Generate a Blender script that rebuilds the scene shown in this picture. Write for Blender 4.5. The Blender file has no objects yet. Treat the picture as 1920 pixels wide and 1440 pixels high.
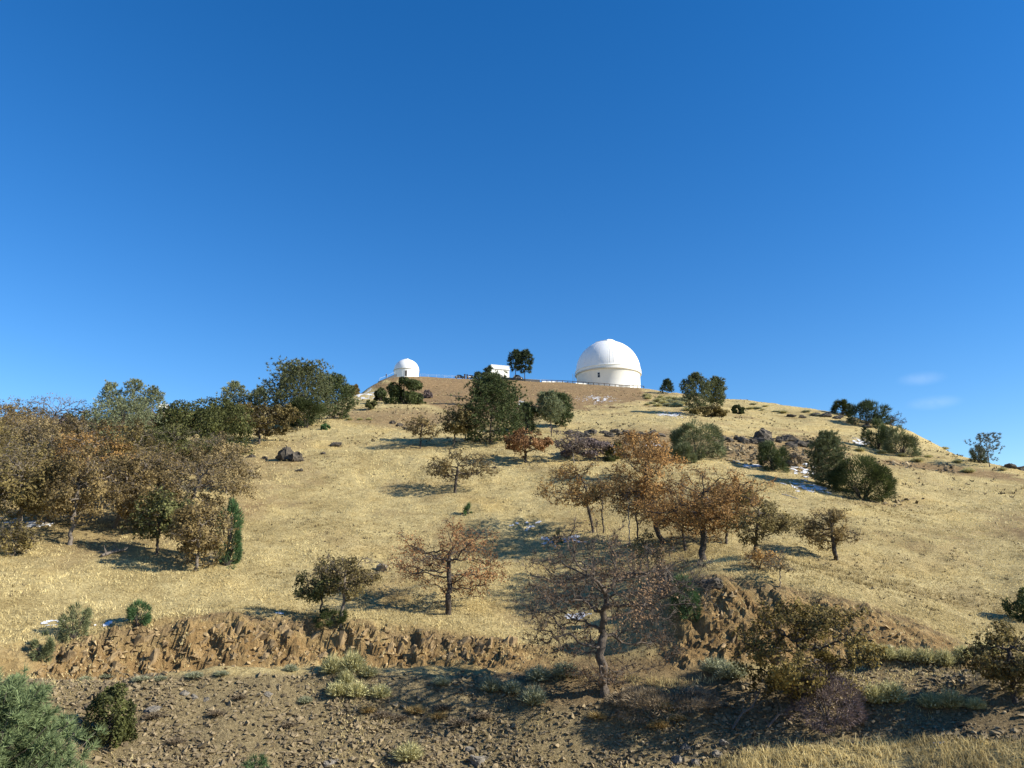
import bpy, math, random
import numpy as np
from mathutils import Vector, Matrix

# ------------------------------------------------------------------ camera, sky, sun, exposure
S = bpy.context.scene
C = S.collection
F = 1450.0                       # focal length in photo pixels (1920 wide)
PITCH = math.radians(13.0)
CP, SP = math.cos(PITCH), math.sin(PITCH)
cam = bpy.data.cameras.new('camera'); cam_o = bpy.data.objects.new('camera', cam); C.objects.link(cam_o)
cam.sensor_width = 36; cam.lens = F / 1920 * 36; cam.clip_start = 0.1; cam.clip_end = 9000
cam_o.location = (0, 0, 0); cam_o.rotation_euler = (math.pi / 2 + PITCH, 0, 0)
S.camera = cam_o

SUN_EL = math.radians(30); SUN_AZ = math.radians(104)      # clockwise from +Y
sv = Vector((math.sin(SUN_AZ) * math.cos(SUN_EL), math.cos(SUN_AZ) * math.cos(SUN_EL), math.sin(SUN_EL)))
W = bpy.data.worlds.new('World'); S.world = W; W.use_nodes = True
wn = W.node_tree.nodes; wl = W.node_tree.links
sky = wn.new('ShaderNodeTexSky'); sky.sky_type = 'NISHITA'; sky.sun_disc = False
sky.sun_elevation = SUN_EL; sky.sun_rotation = SUN_AZ
sky.altitude = 1200; sky.air_density = 1.15; sky.dust_density = 0.0; sky.ozone_density = 3.5
bg = wn['Background']; bg.inputs['Strength'].default_value = 0.1
hs_ = wn.new('ShaderNodeHueSaturation'); hs_.inputs['Saturation'].default_value = 1.33; hs_.inputs['Hue'].default_value = .507; hs_.inputs['Value'].default_value = 1.0
wl.new(sky.outputs['Color'], hs_.inputs['Color'])
# two faint wisps of cloud low in the right of the sky
tcw = wn.new('ShaderNodeTexCoord'); last = hs_.outputs['Color']
for (cu, cv, su, sv_, amt) in ((1728, 710, .030, .010, .17), (1752, 755, .034, .010, .20)):
    a_, b_ = (cu - 960) / F, (720 - cv) / F; dv = Vector((a_, CP - b_ * SP, SP + b_ * CP)).normalized()
    sub = wn.new('ShaderNodeVectorMath'); sub.operation = 'SUBTRACT'; sub.inputs[1].default_value = dv; wl.new(tcw.outputs['Generated'], sub.inputs[0])
    mul = wn.new('ShaderNodeVectorMath'); mul.operation = 'MULTIPLY'; mul.inputs[1].default_value = (1 / su, 1 / su, 1 / sv_); wl.new(sub.outputs[0], mul.inputs[0])
    ln = wn.new('ShaderNodeVectorMath'); ln.operation = 'LENGTH'; wl.new(mul.outputs[0], ln.inputs[0])
    fall = wn.new('ShaderNodeMapRange'); fall.interpolation_type = 'SMOOTHSTEP'; fall.inputs['From Min'].default_value = 1.0; fall.inputs['From Max'].default_value = 0.0; wl.new(ln.outputs['Value'], fall.inputs['Value'])
    nzw = wn.new('ShaderNodeTexNoise'); nzw.inputs['Scale'].default_value = 55; nzw.inputs['Detail'].default_value = 5; wl.new(tcw.outputs['Generated'], nzw.inputs['Vector'])
    mlt = wn.new('ShaderNodeMath'); mlt.operation = 'MULTIPLY'; wl.new(fall.outputs['Result'], mlt.inputs[0]); wl.new(nzw.outputs['Fac'], mlt.inputs[1])
    ml2 = wn.new('ShaderNodeMath'); ml2.operation = 'MULTIPLY'; ml2.inputs[1].default_value = amt; wl.new(mlt.outputs[0], ml2.inputs[0])
    mxw = wn.new('ShaderNodeMix'); mxw.data_type = 'RGBA'; wl.new(ml2.outputs[0], mxw.inputs[0]); wl.new(last, mxw.inputs[6]); mxw.inputs[7].default_value = (7.5, 8.0, 8.6, 1); last = mxw.outputs[2]
wl.new(last, bg.inputs['Color'])
sun = bpy.data.lights.new('sun', 'SUN'); sun.energy = 5.0; sun.angle = math.radians(0.53); sun.color = (1.0, 0.93, 0.80)
sun_o = bpy.data.objects.new('sun', sun); C.objects.link(sun_o)
sun_o.rotation_euler = sv.to_track_quat('Z', 'Y').to_euler()
S.view_settings.view_transform = 'Standard'; S.view_settings.look = 'None'
S.view_settings.exposure = 0.85; S.view_settings.gamma = 1.0; S.view_settings.use_curve_mapping = False
try:
    S.cycles.max_bounces = 6; S.cycles.transparent_max_bounces = 8
except Exception:
    pass

# ------------------------------------------------------------------ helpers: numbers
def pix_dir(u, v):
    a = (np.asarray(u, float) - 960) / F; b = (720 - np.asarray(v, float)) / F
    return a, CP - b * SP, SP + b * CP
def pix_tan(u, v):
    dx, dy, dz = pix_dir(u, v)
    return np.arctan2(dx, dy), dz / np.hypot(dx, dy)          # azimuth, tan(elevation)
def project(x, y, z):
    d = y * CP + z * SP; h = -y * SP + z * CP
    return 960 + F * x / d, 720 - F * h / d
def hash2(i, j, s):
    n = (i.astype(np.int64) * 374761393 + j.astype(np.int64) * 668265263 + s * 1442695041) & 0x7fffffff
    n = ((n ^ (n >> 13)) * 1274126177) & 0x7fffffff
    n = ((n ^ (n >> 16)) * 668265263) & 0x7fffffff
    return (n & 0xffff) / 65535.0
def vnoise(x, y, s=0):
    xi = np.floor(x); yi = np.floor(y); fx = x - xi; fy = y - yi
    fx = fx * fx * (3 - 2 * fx); fy = fy * fy * (3 - 2 * fy)
    a = hash2(xi, yi, s); b = hash2(xi + 1, yi, s); c = hash2(xi, yi + 1, s); d = hash2(xi + 1, yi + 1, s)
    return (a * (1 - fx) + b * fx) * (1 - fy) + (c * (1 - fx) + d * fx) * fy - 0.5
def fbm(x, y, s=0, o=4):
    r = 0; a = 1.0
    for k in range(o):
        r = r + a * vnoise(x * 2 ** k, y * 2 ** k, s + k * 17); a *= 0.5
    return r
def smooth(e0, e1, x):
    t = np.clip((x - e0) / (e1 - e0), 0, 1); return t * t * (3 - 2 * t)
def poly_mask(u, v, pts, soft):
    """soft inside mask of a polygon drawn on the ground"""
    pts = np.array(pts, float); inside = np.zeros(u.shape, bool); dist = np.full(u.shape, 1e9)
    for k in range(len(pts)):
        (x0, y0), (x1, y1) = pts[k], pts[(k + 1) % len(pts)]
        if y0 != y1:
            cnd = ((y0 > v) != (y1 > v)) & (u < (x1 - x0) * (v - y0) / (y1 - y0) + x0); inside ^= cnd
        dx, dy = x1 - x0, y1 - y0
        t = np.clip(((u - x0) * dx + (v - y0) * dy) / (dx * dx + dy * dy + 1e-9), 0, 1)
        dist = np.minimum(dist, np.hypot(u - x0 - t * dx, v - y0 - t * dy))
    sd = np.where(inside, dist, -dist)
    return smooth(-soft, soft, sd)

# ------------------------------------------------------------------ helpers: meshes and objects
def make_mesh(name, verts, faces, attr=None, smooth_shade=False):
    """faces: list of (n,k) int arrays"""
    me = bpy.data.meshes.new(name)
    verts = np.asarray(verts, np.float32); faces = [np.asarray(f, np.int32) for f in faces if len(f)]
    me.vertices.add(len(verts)); me.vertices.foreach_set('co', verts.ravel())
    nl = sum(f.size for f in faces); npoly = sum(len(f) for f in faces)
    me.loops.add(nl); me.polygons.add(npoly)
    me.loops.foreach_set('vertex_index', np.concatenate([f.ravel() for f in faces]))
    tot = np.concatenate([np.full(len(f), f.shape[1], np.int32) for f in faces])
    st = np.concatenate([[0], np.cumsum(tot)[:-1]]).astype(np.int32)
    me.polygons.foreach_set('loop_start', st); me.polygons.foreach_set('loop_total', tot)
    me.polygons.foreach_set('use_smooth', np.full(npoly, bool(smooth_shade)))
    if attr:
        for k, val in attr.items():
            val = np.asarray(val, np.float32)
            if val.ndim == 1:
                me.attributes.new(k, 'FLOAT', 'POINT').data.foreach_set('value', val)
            else:
                me.attributes.new(k, 'FLOAT_COLOR', 'POINT').data.foreach_set('color', val.ravel())
    me.update(calc_edges=True); me.validate()
    return me
def obj(name, me, m=None, parent=None, loc=None, rotz=0.0):
    o = bpy.data.objects.new(name, me); C.objects.link(o)
    if m is not None and me is not None and not me.materials: me.materials.append(m)
    if parent is not None: o.parent = parent
    if loc is not None: o.location = loc
    o.rotation_euler = (0, 0, rotz)
    return o
def tag(o, label=None, cat=None, group=None, kind=None):
    if label: o['label'] = label
    if cat: o['category'] = cat
    if group: o['group'] = group
    if kind: o['kind'] = kind
    return o
def empty(name, loc, rotz=0.0):
    return obj(name, None, None, None, loc, rotz)
class MB:
    def __init__(s): s.v = []; s.f = {}; s.n = 0
    def add(s, v, f):
        v = np.asarray(v, float).reshape(-1, 3); s.v.append(v)
        for a in (f if isinstance(f, list) and len(f) and hasattr(f[0], 'ndim') else [np.asarray(f)]):
            s.f.setdefault(a.shape[1], []).append(np.asarray(a) + s.n)
        s.n += len(v)
    def box(s, c, size, rz=0.0):
        x, y, z = [d / 2 for d in size]
        v = np.array([(i, j, k) for i in (-x, x) for j in (-y, y) for k in (-z, z)], float)
        ca, sa = math.cos(rz), math.sin(rz)
        v = np.c_[v[:, 0] * ca - v[:, 1] * sa, v[:, 0] * sa + v[:, 1] * ca, v[:, 2]] + np.array(c)
        s.add(v, [np.array([(0, 1, 3, 2), (4, 6, 7, 5), (0, 4, 5, 1), (2, 3, 7, 6), (0, 2, 6, 4), (1, 5, 7, 3)])])
    def bar(s, a, b, r, k=6, r2=None):
        a = np.array(a, float); b = np.array(b, float); d = b - a; d /= np.linalg.norm(d) + 1e-9
        u = np.cross(d, (0, 0, 1) if abs(d[2]) < .9 else (1, 0, 0)); u /= np.linalg.norm(u); w = np.cross(d, u)
        t = np.arange(k) * 2 * math.pi / k
        ring = np.cos(t)[:, None] * u + np.sin(t)[:, None] * w
        i = np.arange(k); j = (i + 1) % k
        s.add(np.r_[a + ring * r, b + ring * (r if r2 is None else r2)], [np.c_[i, j, j + k, i + k], i[None, ::-1], (i + k)[None, :]])
    def lathe(s, prof, n=96, a0=0.0, a1=2 * math.pi, cap=False):
        prof = np.array(prof, float); full = abs(a1 - a0 - 2 * math.pi) < 1e-6
        t = np.linspace(a0, a1, n, endpoint=not full); m = len(prof)
        v = np.stack([np.outer(np.cos(t), prof[:, 0]), np.outer(np.sin(t), prof[:, 0]), np.tile(prof[:, 1], (n, 1))], -1).reshape(-1, 3)
        i = np.arange(n if full else n - 1)[:, None]; j = np.arange(m - 1)[None]
        a = i * m + j; b = ((i + 1) % n) * m + j
        s.add(v, [np.stack([a, b, b + 1, a + 1], -1).reshape(-1, 4)])
    def mesh(s, name, smooth_shade=False):
        return make_mesh(name, np.concatenate(s.v), [np.concatenate(a) for a in s.f.values()], None, smooth_shade)
    def build(s, name, m, parent=None, smooth_shade=False, loc=None):
        return obj(name, s.mesh(name, smooth_shade), m, parent, loc)

# ------------------------------------------------------------------ helpers: materials
def newmat(name):
    m = bpy.data.materials.new(name); m.use_nodes = True
    nt = m.node_tree; return m, nt, nt.nodes['Principled BSDF']
def nd(nt, t, **kw):
    n = nt.nodes.new(t)
    for k, v in kw.items():
        if hasattr(n, k): setattr(n, k, v)
        else: n.inputs[k].default_value = v
    return n
def noise_node(nt, scale, detail=4, rough=0.6, coord='Object'):
    tc = nd(nt, 'ShaderNodeTexCoord'); n = nd(nt, 'ShaderNodeTexNoise')
    n.inputs['Scale'].default_value = scale; n.inputs['Detail'].default_value = detail; n.inputs['Roughness'].default_value = rough
    nt.links.new(tc.outputs[coord], n.inputs['Vector']); return n
def ramp(nt, fac, stops):
    r = nd(nt, 'ShaderNodeValToRGB'); e = r.color_ramp.elements
    while len(e) < len(stops): e.new(0.5)
    for k, (p, c) in enumerate(stops):
        e[k].position = p; e[k].color = (*c, 1) if len(c) == 3 else c
    nt.links.new(fac, r.inputs['Fac']); return r
def mixc(nt, fac, a, b, mode='MIX'):
    n = nd(nt, 'ShaderNodeMix', data_type='RGBA', blend_type=mode)
    for sock, val in ((n.inputs['Factor'], fac), (n.inputs['A'], a), (n.inputs['B'], b)):
        pass
    ins = [i for i in n.inputs if i.type == 'RGBA']
    for sock, val in ((n.inputs[0], fac), (ins[0], a), (ins[1], b)):
        if isinstance(val, (int, float)): sock.default_value = val
        elif isinstance(val, tuple): sock.default_value = (*val, 1)
        else: nt.links.new(val, sock)
    return [o for o in n.outputs if o.type == 'RGBA'][0]
def simple_mat(name, col, rough=0.6, var=0.12, scale=1.5, bump=0.0, metal=0.0):
    m, nt, p = newmat(name)
    n = noise_node(nt, scale, 6, .65)
    r = ramp(nt, n.outputs['Fac'], [(0.3, tuple(c * (1 - var) for c in col)), (0.7, tuple(min(1, c * (1 + var)) for c in col))])
    nt.links.new(r.outputs['Color'], p.inputs['Base Color'])
    p.inputs['Roughness'].default_value = rough; p.inputs['Metallic'].default_value = metal
    if bump:
        b = nd(nt, 'ShaderNodeBump'); b.inputs['Strength'].default_value = bump; b.inputs['Distance'].default_value = 0.1
        nt.links.new(n.outputs['Fac'], b.inputs['Height']); nt.links.new(b.outputs['Normal'], p.inputs['Normal'])
    return m
def leaf_mat(name, dark, light, trans=0.32, rough=0.75):
    """leaf colour runs from dark to light by the per-leaf attribute t"""
    m, nt, p = newmat(name)
    at = nd(nt, 'ShaderNodeAttribute', attribute_name='t')
    r = ramp(nt, at.outputs['Fac'], [(0.0, dark), (1.0, light)])
    oi = nd(nt, 'ShaderNodeObjectInfo')
    hs = nd(nt, 'ShaderNodeHueSaturation'); mr = nd(nt, 'ShaderNodeMapRange')
    mr.inputs['To Min'].default_value = 0.88; mr.inputs['To Max'].default_value = 1.12
    nt.links.new(oi.outputs['Random'], mr.inputs['Value']); nt.links.new(mr.outputs['Result'], hs.inputs['Value'])
    nt.links.new(r.outputs['Color'], hs.inputs['Color'])
    nt.links.new(hs.outputs['Color'], p.inputs['Base Color']); p.inputs['Roughness'].default_value = rough
    p.inputs['Specular IOR Level'].default_value = 0.25
    tr = nd(nt, 'ShaderNodeBsdfTranslucent'); nt.links.new(hs.outputs['Color'], tr.inputs['Color'])
    mx = nd(nt, 'ShaderNodeMixShader'); mx.inputs['Fac'].default_value = trans
    nt.links.new(p.outputs['BSDF'], mx.inputs[1]); nt.links.new(tr.outputs['BSDF'], mx.inputs[2])
    nt.links.new(mx.outputs['Shader'], nt.nodes['Material Output'].inputs['Surface'])
    return m
# ------------------------------------------------------------------ the hill: control points (photo column, row, metres away)
CUT = np.array([  # column, bench edge row, r, cut foot row, r, cut top row, r
    (-300, 1270, 47.0, 1260, 50.5, 1218, 52.0), (0, 1270, 47.5, 1259, 51.0, 1216, 52.5), (110, 1275, 48.0, 1266, 51.5, 1213, 53.0),
    (250, 1277, 48.0, 1268, 52.0, 1184, 53.9), (400, 1268, 48.0, 1256, 52.0, 1163, 54.1), (520, 1262, 48.0, 1246, 52.0, 1162, 54.0),
    (650, 1264, 48.0, 1250, 52.0, 1182, 53.6), (800, 1262, 48.0, 1247, 52.0, 1187, 53.5), (930, 1260, 48.0, 1241, 52.0, 1200, 53.5),
    (1050, 1268, 47.5, 1250, 51.0, 1216, 53.5), (1120, 1272, 47.2, 1253, 50.5, 1205, 53.8), (1180, 1278, 47.0, 1254, 50.0, 1185, 54.0), (1245, 1283, 47.0, 1248, 50.2, 1142, 54.3), (1310, 1287, 47.0, 1238, 50.3, 1096, 54.5),
    (1450, 1292, 47.0, 1235, 50.5, 1108, 55.0), (1600, 1292, 47.0, 1238, 51.3, 1142, 55.5), (1750, 1292, 48.0, 1244, 52.0, 1188, 56.0),
    (1850, 1292, 48.0, 1254, 52.0, 1225, 56.0), (2000, 1300, 48.0, 1262, 52.0, 1236, 56.0), (2250, 1300, 48.0, 1262, 52.0, 1236, 56.0)], float)
M = [(1100, 65), (1050, 72), (1000, 80), (950, 90), (900, 103), (870, 113), (840, 125), (810, 145)]
UP = {  # above the cut, up to the crest (the last pair)
    -300: [(1165, 57)] + M[:-1] + [(805, 146), (785, 170)], 0: [(1165, 57.5)] + M[:-1] + [(810, 145), (790, 165)],
    110: [(1160, 58)] + M + [(787, 170)], 250: [(1150, 59)] + M + [(780, 185)],
    400: [(1140, 59.5)] + M + [(790, 163), (768, 212)], 520: [(1145, 58.5)] + M + [(790, 165), (770, 203), (762, 228)],
    650: [(1150, 58.5)] + M + [(790, 165), (770, 205), (745, 275)], 700: [(1100, 65), (950, 90), (840, 125), (790, 165), (770, 205), (745, 265), (721, 312)],
    745: [(1100, 65), (950, 90), (840, 125), (790, 165), (770, 205), (750, 250), (730, 295), (708, 330)],
    800: [(1150, 59)] + M + [(790, 165), (770, 205), (750, 250), (730, 293), (706, 334)],
    930: [(1150, 59)] + M + [(790, 165), (770, 205), (750, 250), (730, 297), (710, 340)],
    1050: [(1150, 59.5)] + M + [(790, 166), (770, 206), (750, 251), (730, 302), (717, 345)],
    1180: [(1120, 62.5), (1050, 70.5), (1000, 79), (950, 89.5), (900, 103), (870, 114), (840, 127), (810, 148), (790, 169), (770, 210), (750, 258), (728, 345)],
    1250: [(1050, 67), (950, 88), (870, 114), (810, 149), (770, 212), (750, 262), (735, 325)],
    1310: [(1050, 64), (1000, 75), (950, 88), (900, 103), (870, 115), (840, 130), (810, 151), (790, 176), (770, 216), (742, 300)],
    1450: [(1050, 68), (1000, 80), (950, 94), (900, 112), (870, 126), (840, 146), (810, 178), (780, 226), (757, 280)],
    1600: [(1080, 66), (1000, 85), (950, 101), (900, 124), (870, 143), (840, 168), (810, 205), (782, 252)],
    1720: [(1100, 71), (1000, 94), (950, 114), (900, 142), (870, 165), (840, 195), (815, 225)],
    1850: [(1150, 67), (1100, 76), (1000, 101), (950, 123), (900, 155), (866, 190)],
    1920: [(1150, 67), (1100, 76), (1000, 102), (950, 124), (900, 158), (882, 175)],
    2000: [(1150, 67), (1100, 76), (1000, 103), (950, 126), (915, 158)], 2250: [(1150, 67), (1100, 76), (1020, 98), (980, 125), (960, 145)]}
ctl = []
def cp_pix(u, v, r):
    az, t = pix_tan(u, v); ctl.append((float(az), r, float(t)))
    return float(az), float(t) * r
for row in CUT:
    u = row[0]
    cp_pix(u, 1600, 38); az, _ = cp_pix(u, 1440, 42); cp_pix(u, row[1] + 60, row[2] - 2.2)
    cp_pix(u, row[1], row[2]); cp_pix(u, row[3], row[4]); cp_pix(u, row[5], row[6])
    for r, z in ((26, -13.5), (15, -8.5), (7, -2.1), (2.5, -1.75), (0.8, -1.7)): ctl.append((az, r, z / r))
for u, lst in UP.items():
    (v0, r0), (v1, r1) = lst[-2:]; f_ = 1 - min(9, (r1 - r0) / 2) / (r1 - r0); lst = lst[:-1] + [(v0 + (v1 - v0) * f_, r0 + (r1 - r0) * f_), (v1, r1)]
    for v, r in lst: az, z = cp_pix(u, v, r)
    for r2, z2 in ((r + 5, z + .1), (r + 14, z + 0.2), (r + 45, z + (0.2 if 680 < u < 1260 else -2)), (r + 110, z - 12), (900, -60), (3000, -260), (8000, -600)): ctl.append((az, r2, z2 / r2))
for az in (-3.1, -2.5, -1.9, -1.3, -.85, .85, 1.3, 1.9, 2.5, 3.1):
    for r, z in ((0.8, -1.7), (2.5, -1.75), (7, -2.1), (15, -6 if abs(az) < 1.6 else -1), (40, -9 if abs(az) < 1.6 else 2), (100, -2), (300, -25), (900, -60), (3000, -260), (8000, -600)):
        ctl.append((az, r, z / r))
ctl = np.array(ctl); KX, KY = 2.2, 3.0
cx = np.c_[ctl[:, 0] * KX, np.log(ctl[:, 1]) * KY]
def tps(d2): return np.where(d2 > 1e-12, 0.5 * d2 * np.log(np.maximum(d2, 1e-12)), 0)
n_c = len(cx); A = np.zeros((n_c + 3, n_c + 3))
A[:n_c, :n_c] = tps(((cx[:, None] - cx[None]) ** 2).sum(-1)) + np.eye(n_c) * 2e-4
A[:n_c, n_c:] = np.c_[np.ones(n_c), cx]; A[n_c:, :n_c] = A[:n_c, n_c:].T
sol = np.linalg.solve(A, np.r_[ctl[:, 2], 0, 0, 0])
def base_t(az, r):
    out = np.empty(az.size); q = np.c_[az.ravel() * KX, np.log(r.ravel()) * KY]
    for s in range(0, len(q), 20000):
        p = q[s:s + 20000]
        d2 = (p ** 2).sum(1)[:, None] + (cx ** 2).sum(1)[None] - 2 * p @ cx.T
        out[s:s + 20000] = tps(np.maximum(d2, 0)).astype(float) @ sol[:n_c] + sol[n_c] + p @ sol[n_c + 1:]
    return out.reshape(az.shape)
# polar grid of the ground, fine where the view goes
d_az = math.radians(0.16)
azs = np.r_[np.linspace(-math.pi, -0.72, 40)[:-1], np.arange(-0.72, 0.72, d_az), np.linspace(0.72, math.pi, 40)]
rs = [0.6]
while rs[-1] < 8000:
    r = rs[-1]
    rs.append(r + (r * .12 if r < 34 else .22 if r < 46 else .12 if r < 58 else r * .0078 if r < 400 else r * .15))
rs = np.array(rs)
GA, GR = np.meshgrid(azs, rs, indexing='ij')
cut_foot = np.interp(GA, pix_tan(CUT[:, 0], CUT[:, 3])[0], CUT[:, 4]); cut_top = np.interp(GA, pix_tan(CUT[:, 0], CUT[:, 5])[0], CUT[:, 6])
cut_amt = np.interp(GA, pix_tan(np.array([-300, 60, 110, 900, 1000, 1080, 1230, 1300, 1620, 1800, 1900]), 1200)[0], [.2, .5, 1, 1, .5, .08, .2, .8, 1, .9, 0])
band = smooth(-1.0, .1, GR - cut_foot) * (1 - smooth(-.1, 1.1, GR - cut_top))
X0, Y0 = GR * np.sin(GA), GR * np.cos(GA)
arc = GA * 53
def cells(a, b, s): return hash2(np.floor(a), np.floor(b), s) - .5
jx = fbm(arc * .7, GR * .9, 5, 4); tilt = arc + (GR - 52) * .75 + jx * 1.1; dep = (GR - cut_foot) / (cut_top - cut_foot) * 2.6 + jx * .9
warp = (cells(tilt / .85, dep / 1.0, 5) * .46 + cells(tilt / .4, dep / .6 + tilt * .3, 6) * .30 + cells(tilt / 2.4, dep * .3, 7) * .85 + jx * .65) * band * cut_amt
GT = base_t(GA, GR + np.clip(warp, -.95, .95))
GZ = GT * GR
near = smooth(30, 40, GR); far_soft = 1 - smooth(300, 345, GR) * 0.75
GZ += near * far_soft * (1 - band * .6) * (fbm(X0 / 9, Y0 / 9, 3, 3) * .7 + fbm(X0 / 1.6, Y0 / 1.6, 4, 3) * .22)
GZ += band * cut_amt * fbm(arc * 2.4, GR * 2.4, 12, 3) * .22
GZ[-1] = GZ[0] = (GZ[0] + GZ[-1]) / 2
GX, GY = X0, Y0
def ground(x, y):
    x = np.asarray(x, float); y = np.asarray(y, float)
    az = np.arctan2(x, y); r = np.hypot(x, y)
    i = np.clip(np.searchsorted(azs, az) - 1, 0, len(azs) - 2); j = np.clip(np.searchsorted(rs, r) - 1, 0, len(rs) - 2)
    fa = (az - azs[i]) / (azs[i + 1] - azs[i]); fr = (r - rs[j]) / (rs[j + 1] - rs[j])
    return (GZ[i, j] * (1 - fa) + GZ[i + 1, j] * fa) * (1 - fr) + (GZ[i, j + 1] * (1 - fa) + GZ[i + 1, j + 1] * fa) * fr
RAY = np.exp(np.linspace(math.log(36), math.log(470), 1500))
def hit(u, v):
    """ground point seen at a photo pixel (first hit of the view ray), or the crest if the ray passes over it"""
    u = np.atleast_1d(np.asarray(u, float)); v = np.atleast_1d(np.asarray(v, float)); out = np.zeros((len(u), 3))
    for k in range(len(u)):
        az, t = pix_tan(u[k], v[k])
        x, y = RAY * math.sin(az), RAY * math.cos(az); g = ground(x, y)
        w = np.nonzero(g >= t * RAY)[0]
        q = w[0] if len(w) else int(np.argmax(g / RAY))
        out[k] = x[q], y[q], g[q]
    return out
def hit1(u, v): return hit(u, v)[0]
def depth(p): return p[1] * CP + p[2] * SP
def crest(u, v=712):
    az = float(pix_tan(u, v)[0]); return float(RAY[int(np.argmax(ground(RAY * math.sin(az), RAY * math.cos(az)) / RAY))])
def at(u, r, v=712):
    az = float(pix_tan(u, v)[0]); x, y = r * math.sin(az), r * math.cos(az)
    return np.array([x, y, float(ground(x, y))])

# zones of the ground, by where they lie
PU, PV = project(GX, GY, GZ); front = (np.abs(GA) < .75) & (GR > 30) & (GR < 420)
PU = np.where(front, PU, -9999); PV = np.where(front, PV, -9999)
nz = fbm(GX / 3, GY / 3, 31, 4) * 30
PUn, PVn = PU + nz * 1.5, PV + nz * .35
z_dirt = np.maximum.reduce([
    poly_mask(PUn, PVn, [(690, 724), (745, 704), (850, 703), (960, 708), (1200, 724), (1235, 752), (1120, 764), (1060, 772), (980, 785), (870, 783), (800, 757), (720, 737)], 4) * .95,
    poly_mask(PUn, PVn, [(640, 768), (760, 764), (860, 778), (840, 800), (760, 806), (640, 790)], 8) * .75,
    poly_mask(PUn, PVn, [(1640, 858), (1780, 872), (1925, 893), (1925, 905), (1780, 888), (1640, 870)], 4) * .85,
    poly_mask(PUn, PVn, [(1060, 818), (1240, 802), (1400, 822), (1560, 822), (1600, 850), (1560, 905), (1470, 880), (1300, 850), (1080, 850)], 10) * .8,
    poly_mask(PUn, PVn, [(420, 850), (560, 845), (600, 880), (480, 915)], 20) * .45])
streak = smooth(.16, .42, fbm(GA * 90 / 9 + GZ * .05, GZ / 2.6, 81, 4)) * .55 + smooth(.2, .5, fbm(GX / 7, GY / 11, 83, 4)) * .6
z_dirt = np.maximum(z_dirt, .8 * streak * front * (GR > 57) * (.45 + .55 * smooth(-.2, .35, fbm(GX / 30, GY / 30, 85, 3))))
z_rub = poly_mask(PUn, PVn, [(-600, 1268), (500, 1262), (900, 1262), (1250, 1290), (1600, 1240), (1780, 1235), (2400, 1260), (2400, 1395), (1750, 1385), (1480, 1395), (1250, 1445), (1250, 1700), (-600, 1700)], 8)
z_cut = np.maximum(band * np.clip(cut_amt * 1.4, 0, 1), poly_mask(PUn, PVn, [(1290, 1100), (1450, 1108), (1620, 1142), (1790, 1195), (1790, 1240), (1300, 1240)], 8))
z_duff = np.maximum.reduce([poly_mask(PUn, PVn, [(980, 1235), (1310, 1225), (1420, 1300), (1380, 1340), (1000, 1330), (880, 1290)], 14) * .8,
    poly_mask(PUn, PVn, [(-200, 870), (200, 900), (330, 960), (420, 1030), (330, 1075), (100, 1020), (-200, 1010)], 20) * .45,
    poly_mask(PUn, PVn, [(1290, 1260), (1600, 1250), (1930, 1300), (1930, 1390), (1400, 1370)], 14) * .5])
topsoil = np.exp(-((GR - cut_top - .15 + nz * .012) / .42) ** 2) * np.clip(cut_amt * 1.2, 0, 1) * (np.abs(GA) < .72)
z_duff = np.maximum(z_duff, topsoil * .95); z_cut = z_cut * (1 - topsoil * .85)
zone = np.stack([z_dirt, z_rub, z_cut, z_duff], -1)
m_, n_ = GX.shape
idx = np.arange(m_ * n_).reshape(m_, n_)
quads = np.stack([idx[:-1, :-1], idx[:-1, 1:], idx[1:, 1:], idx[1:, :-1]], -1)
is_cut = (band[:-1, :-1] > .25) & (cut_amt[:-1, :-1] > .3) & (np.abs(GA[:-1, :-1]) < .75)
V3 = np.stack([GX, GY, GZ], -1).reshape(-1, 3); Z4 = zone.reshape(-1, 4)
def sub_mesh(name, q):
    q = q.reshape(-1, 4); used, inv = np.unique(q.ravel(), return_inverse=True)
    return make_mesh(name, V3[used], [inv.reshape(-1, 4)], {'zone': Z4[used]}, name == 'hillside')

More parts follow.
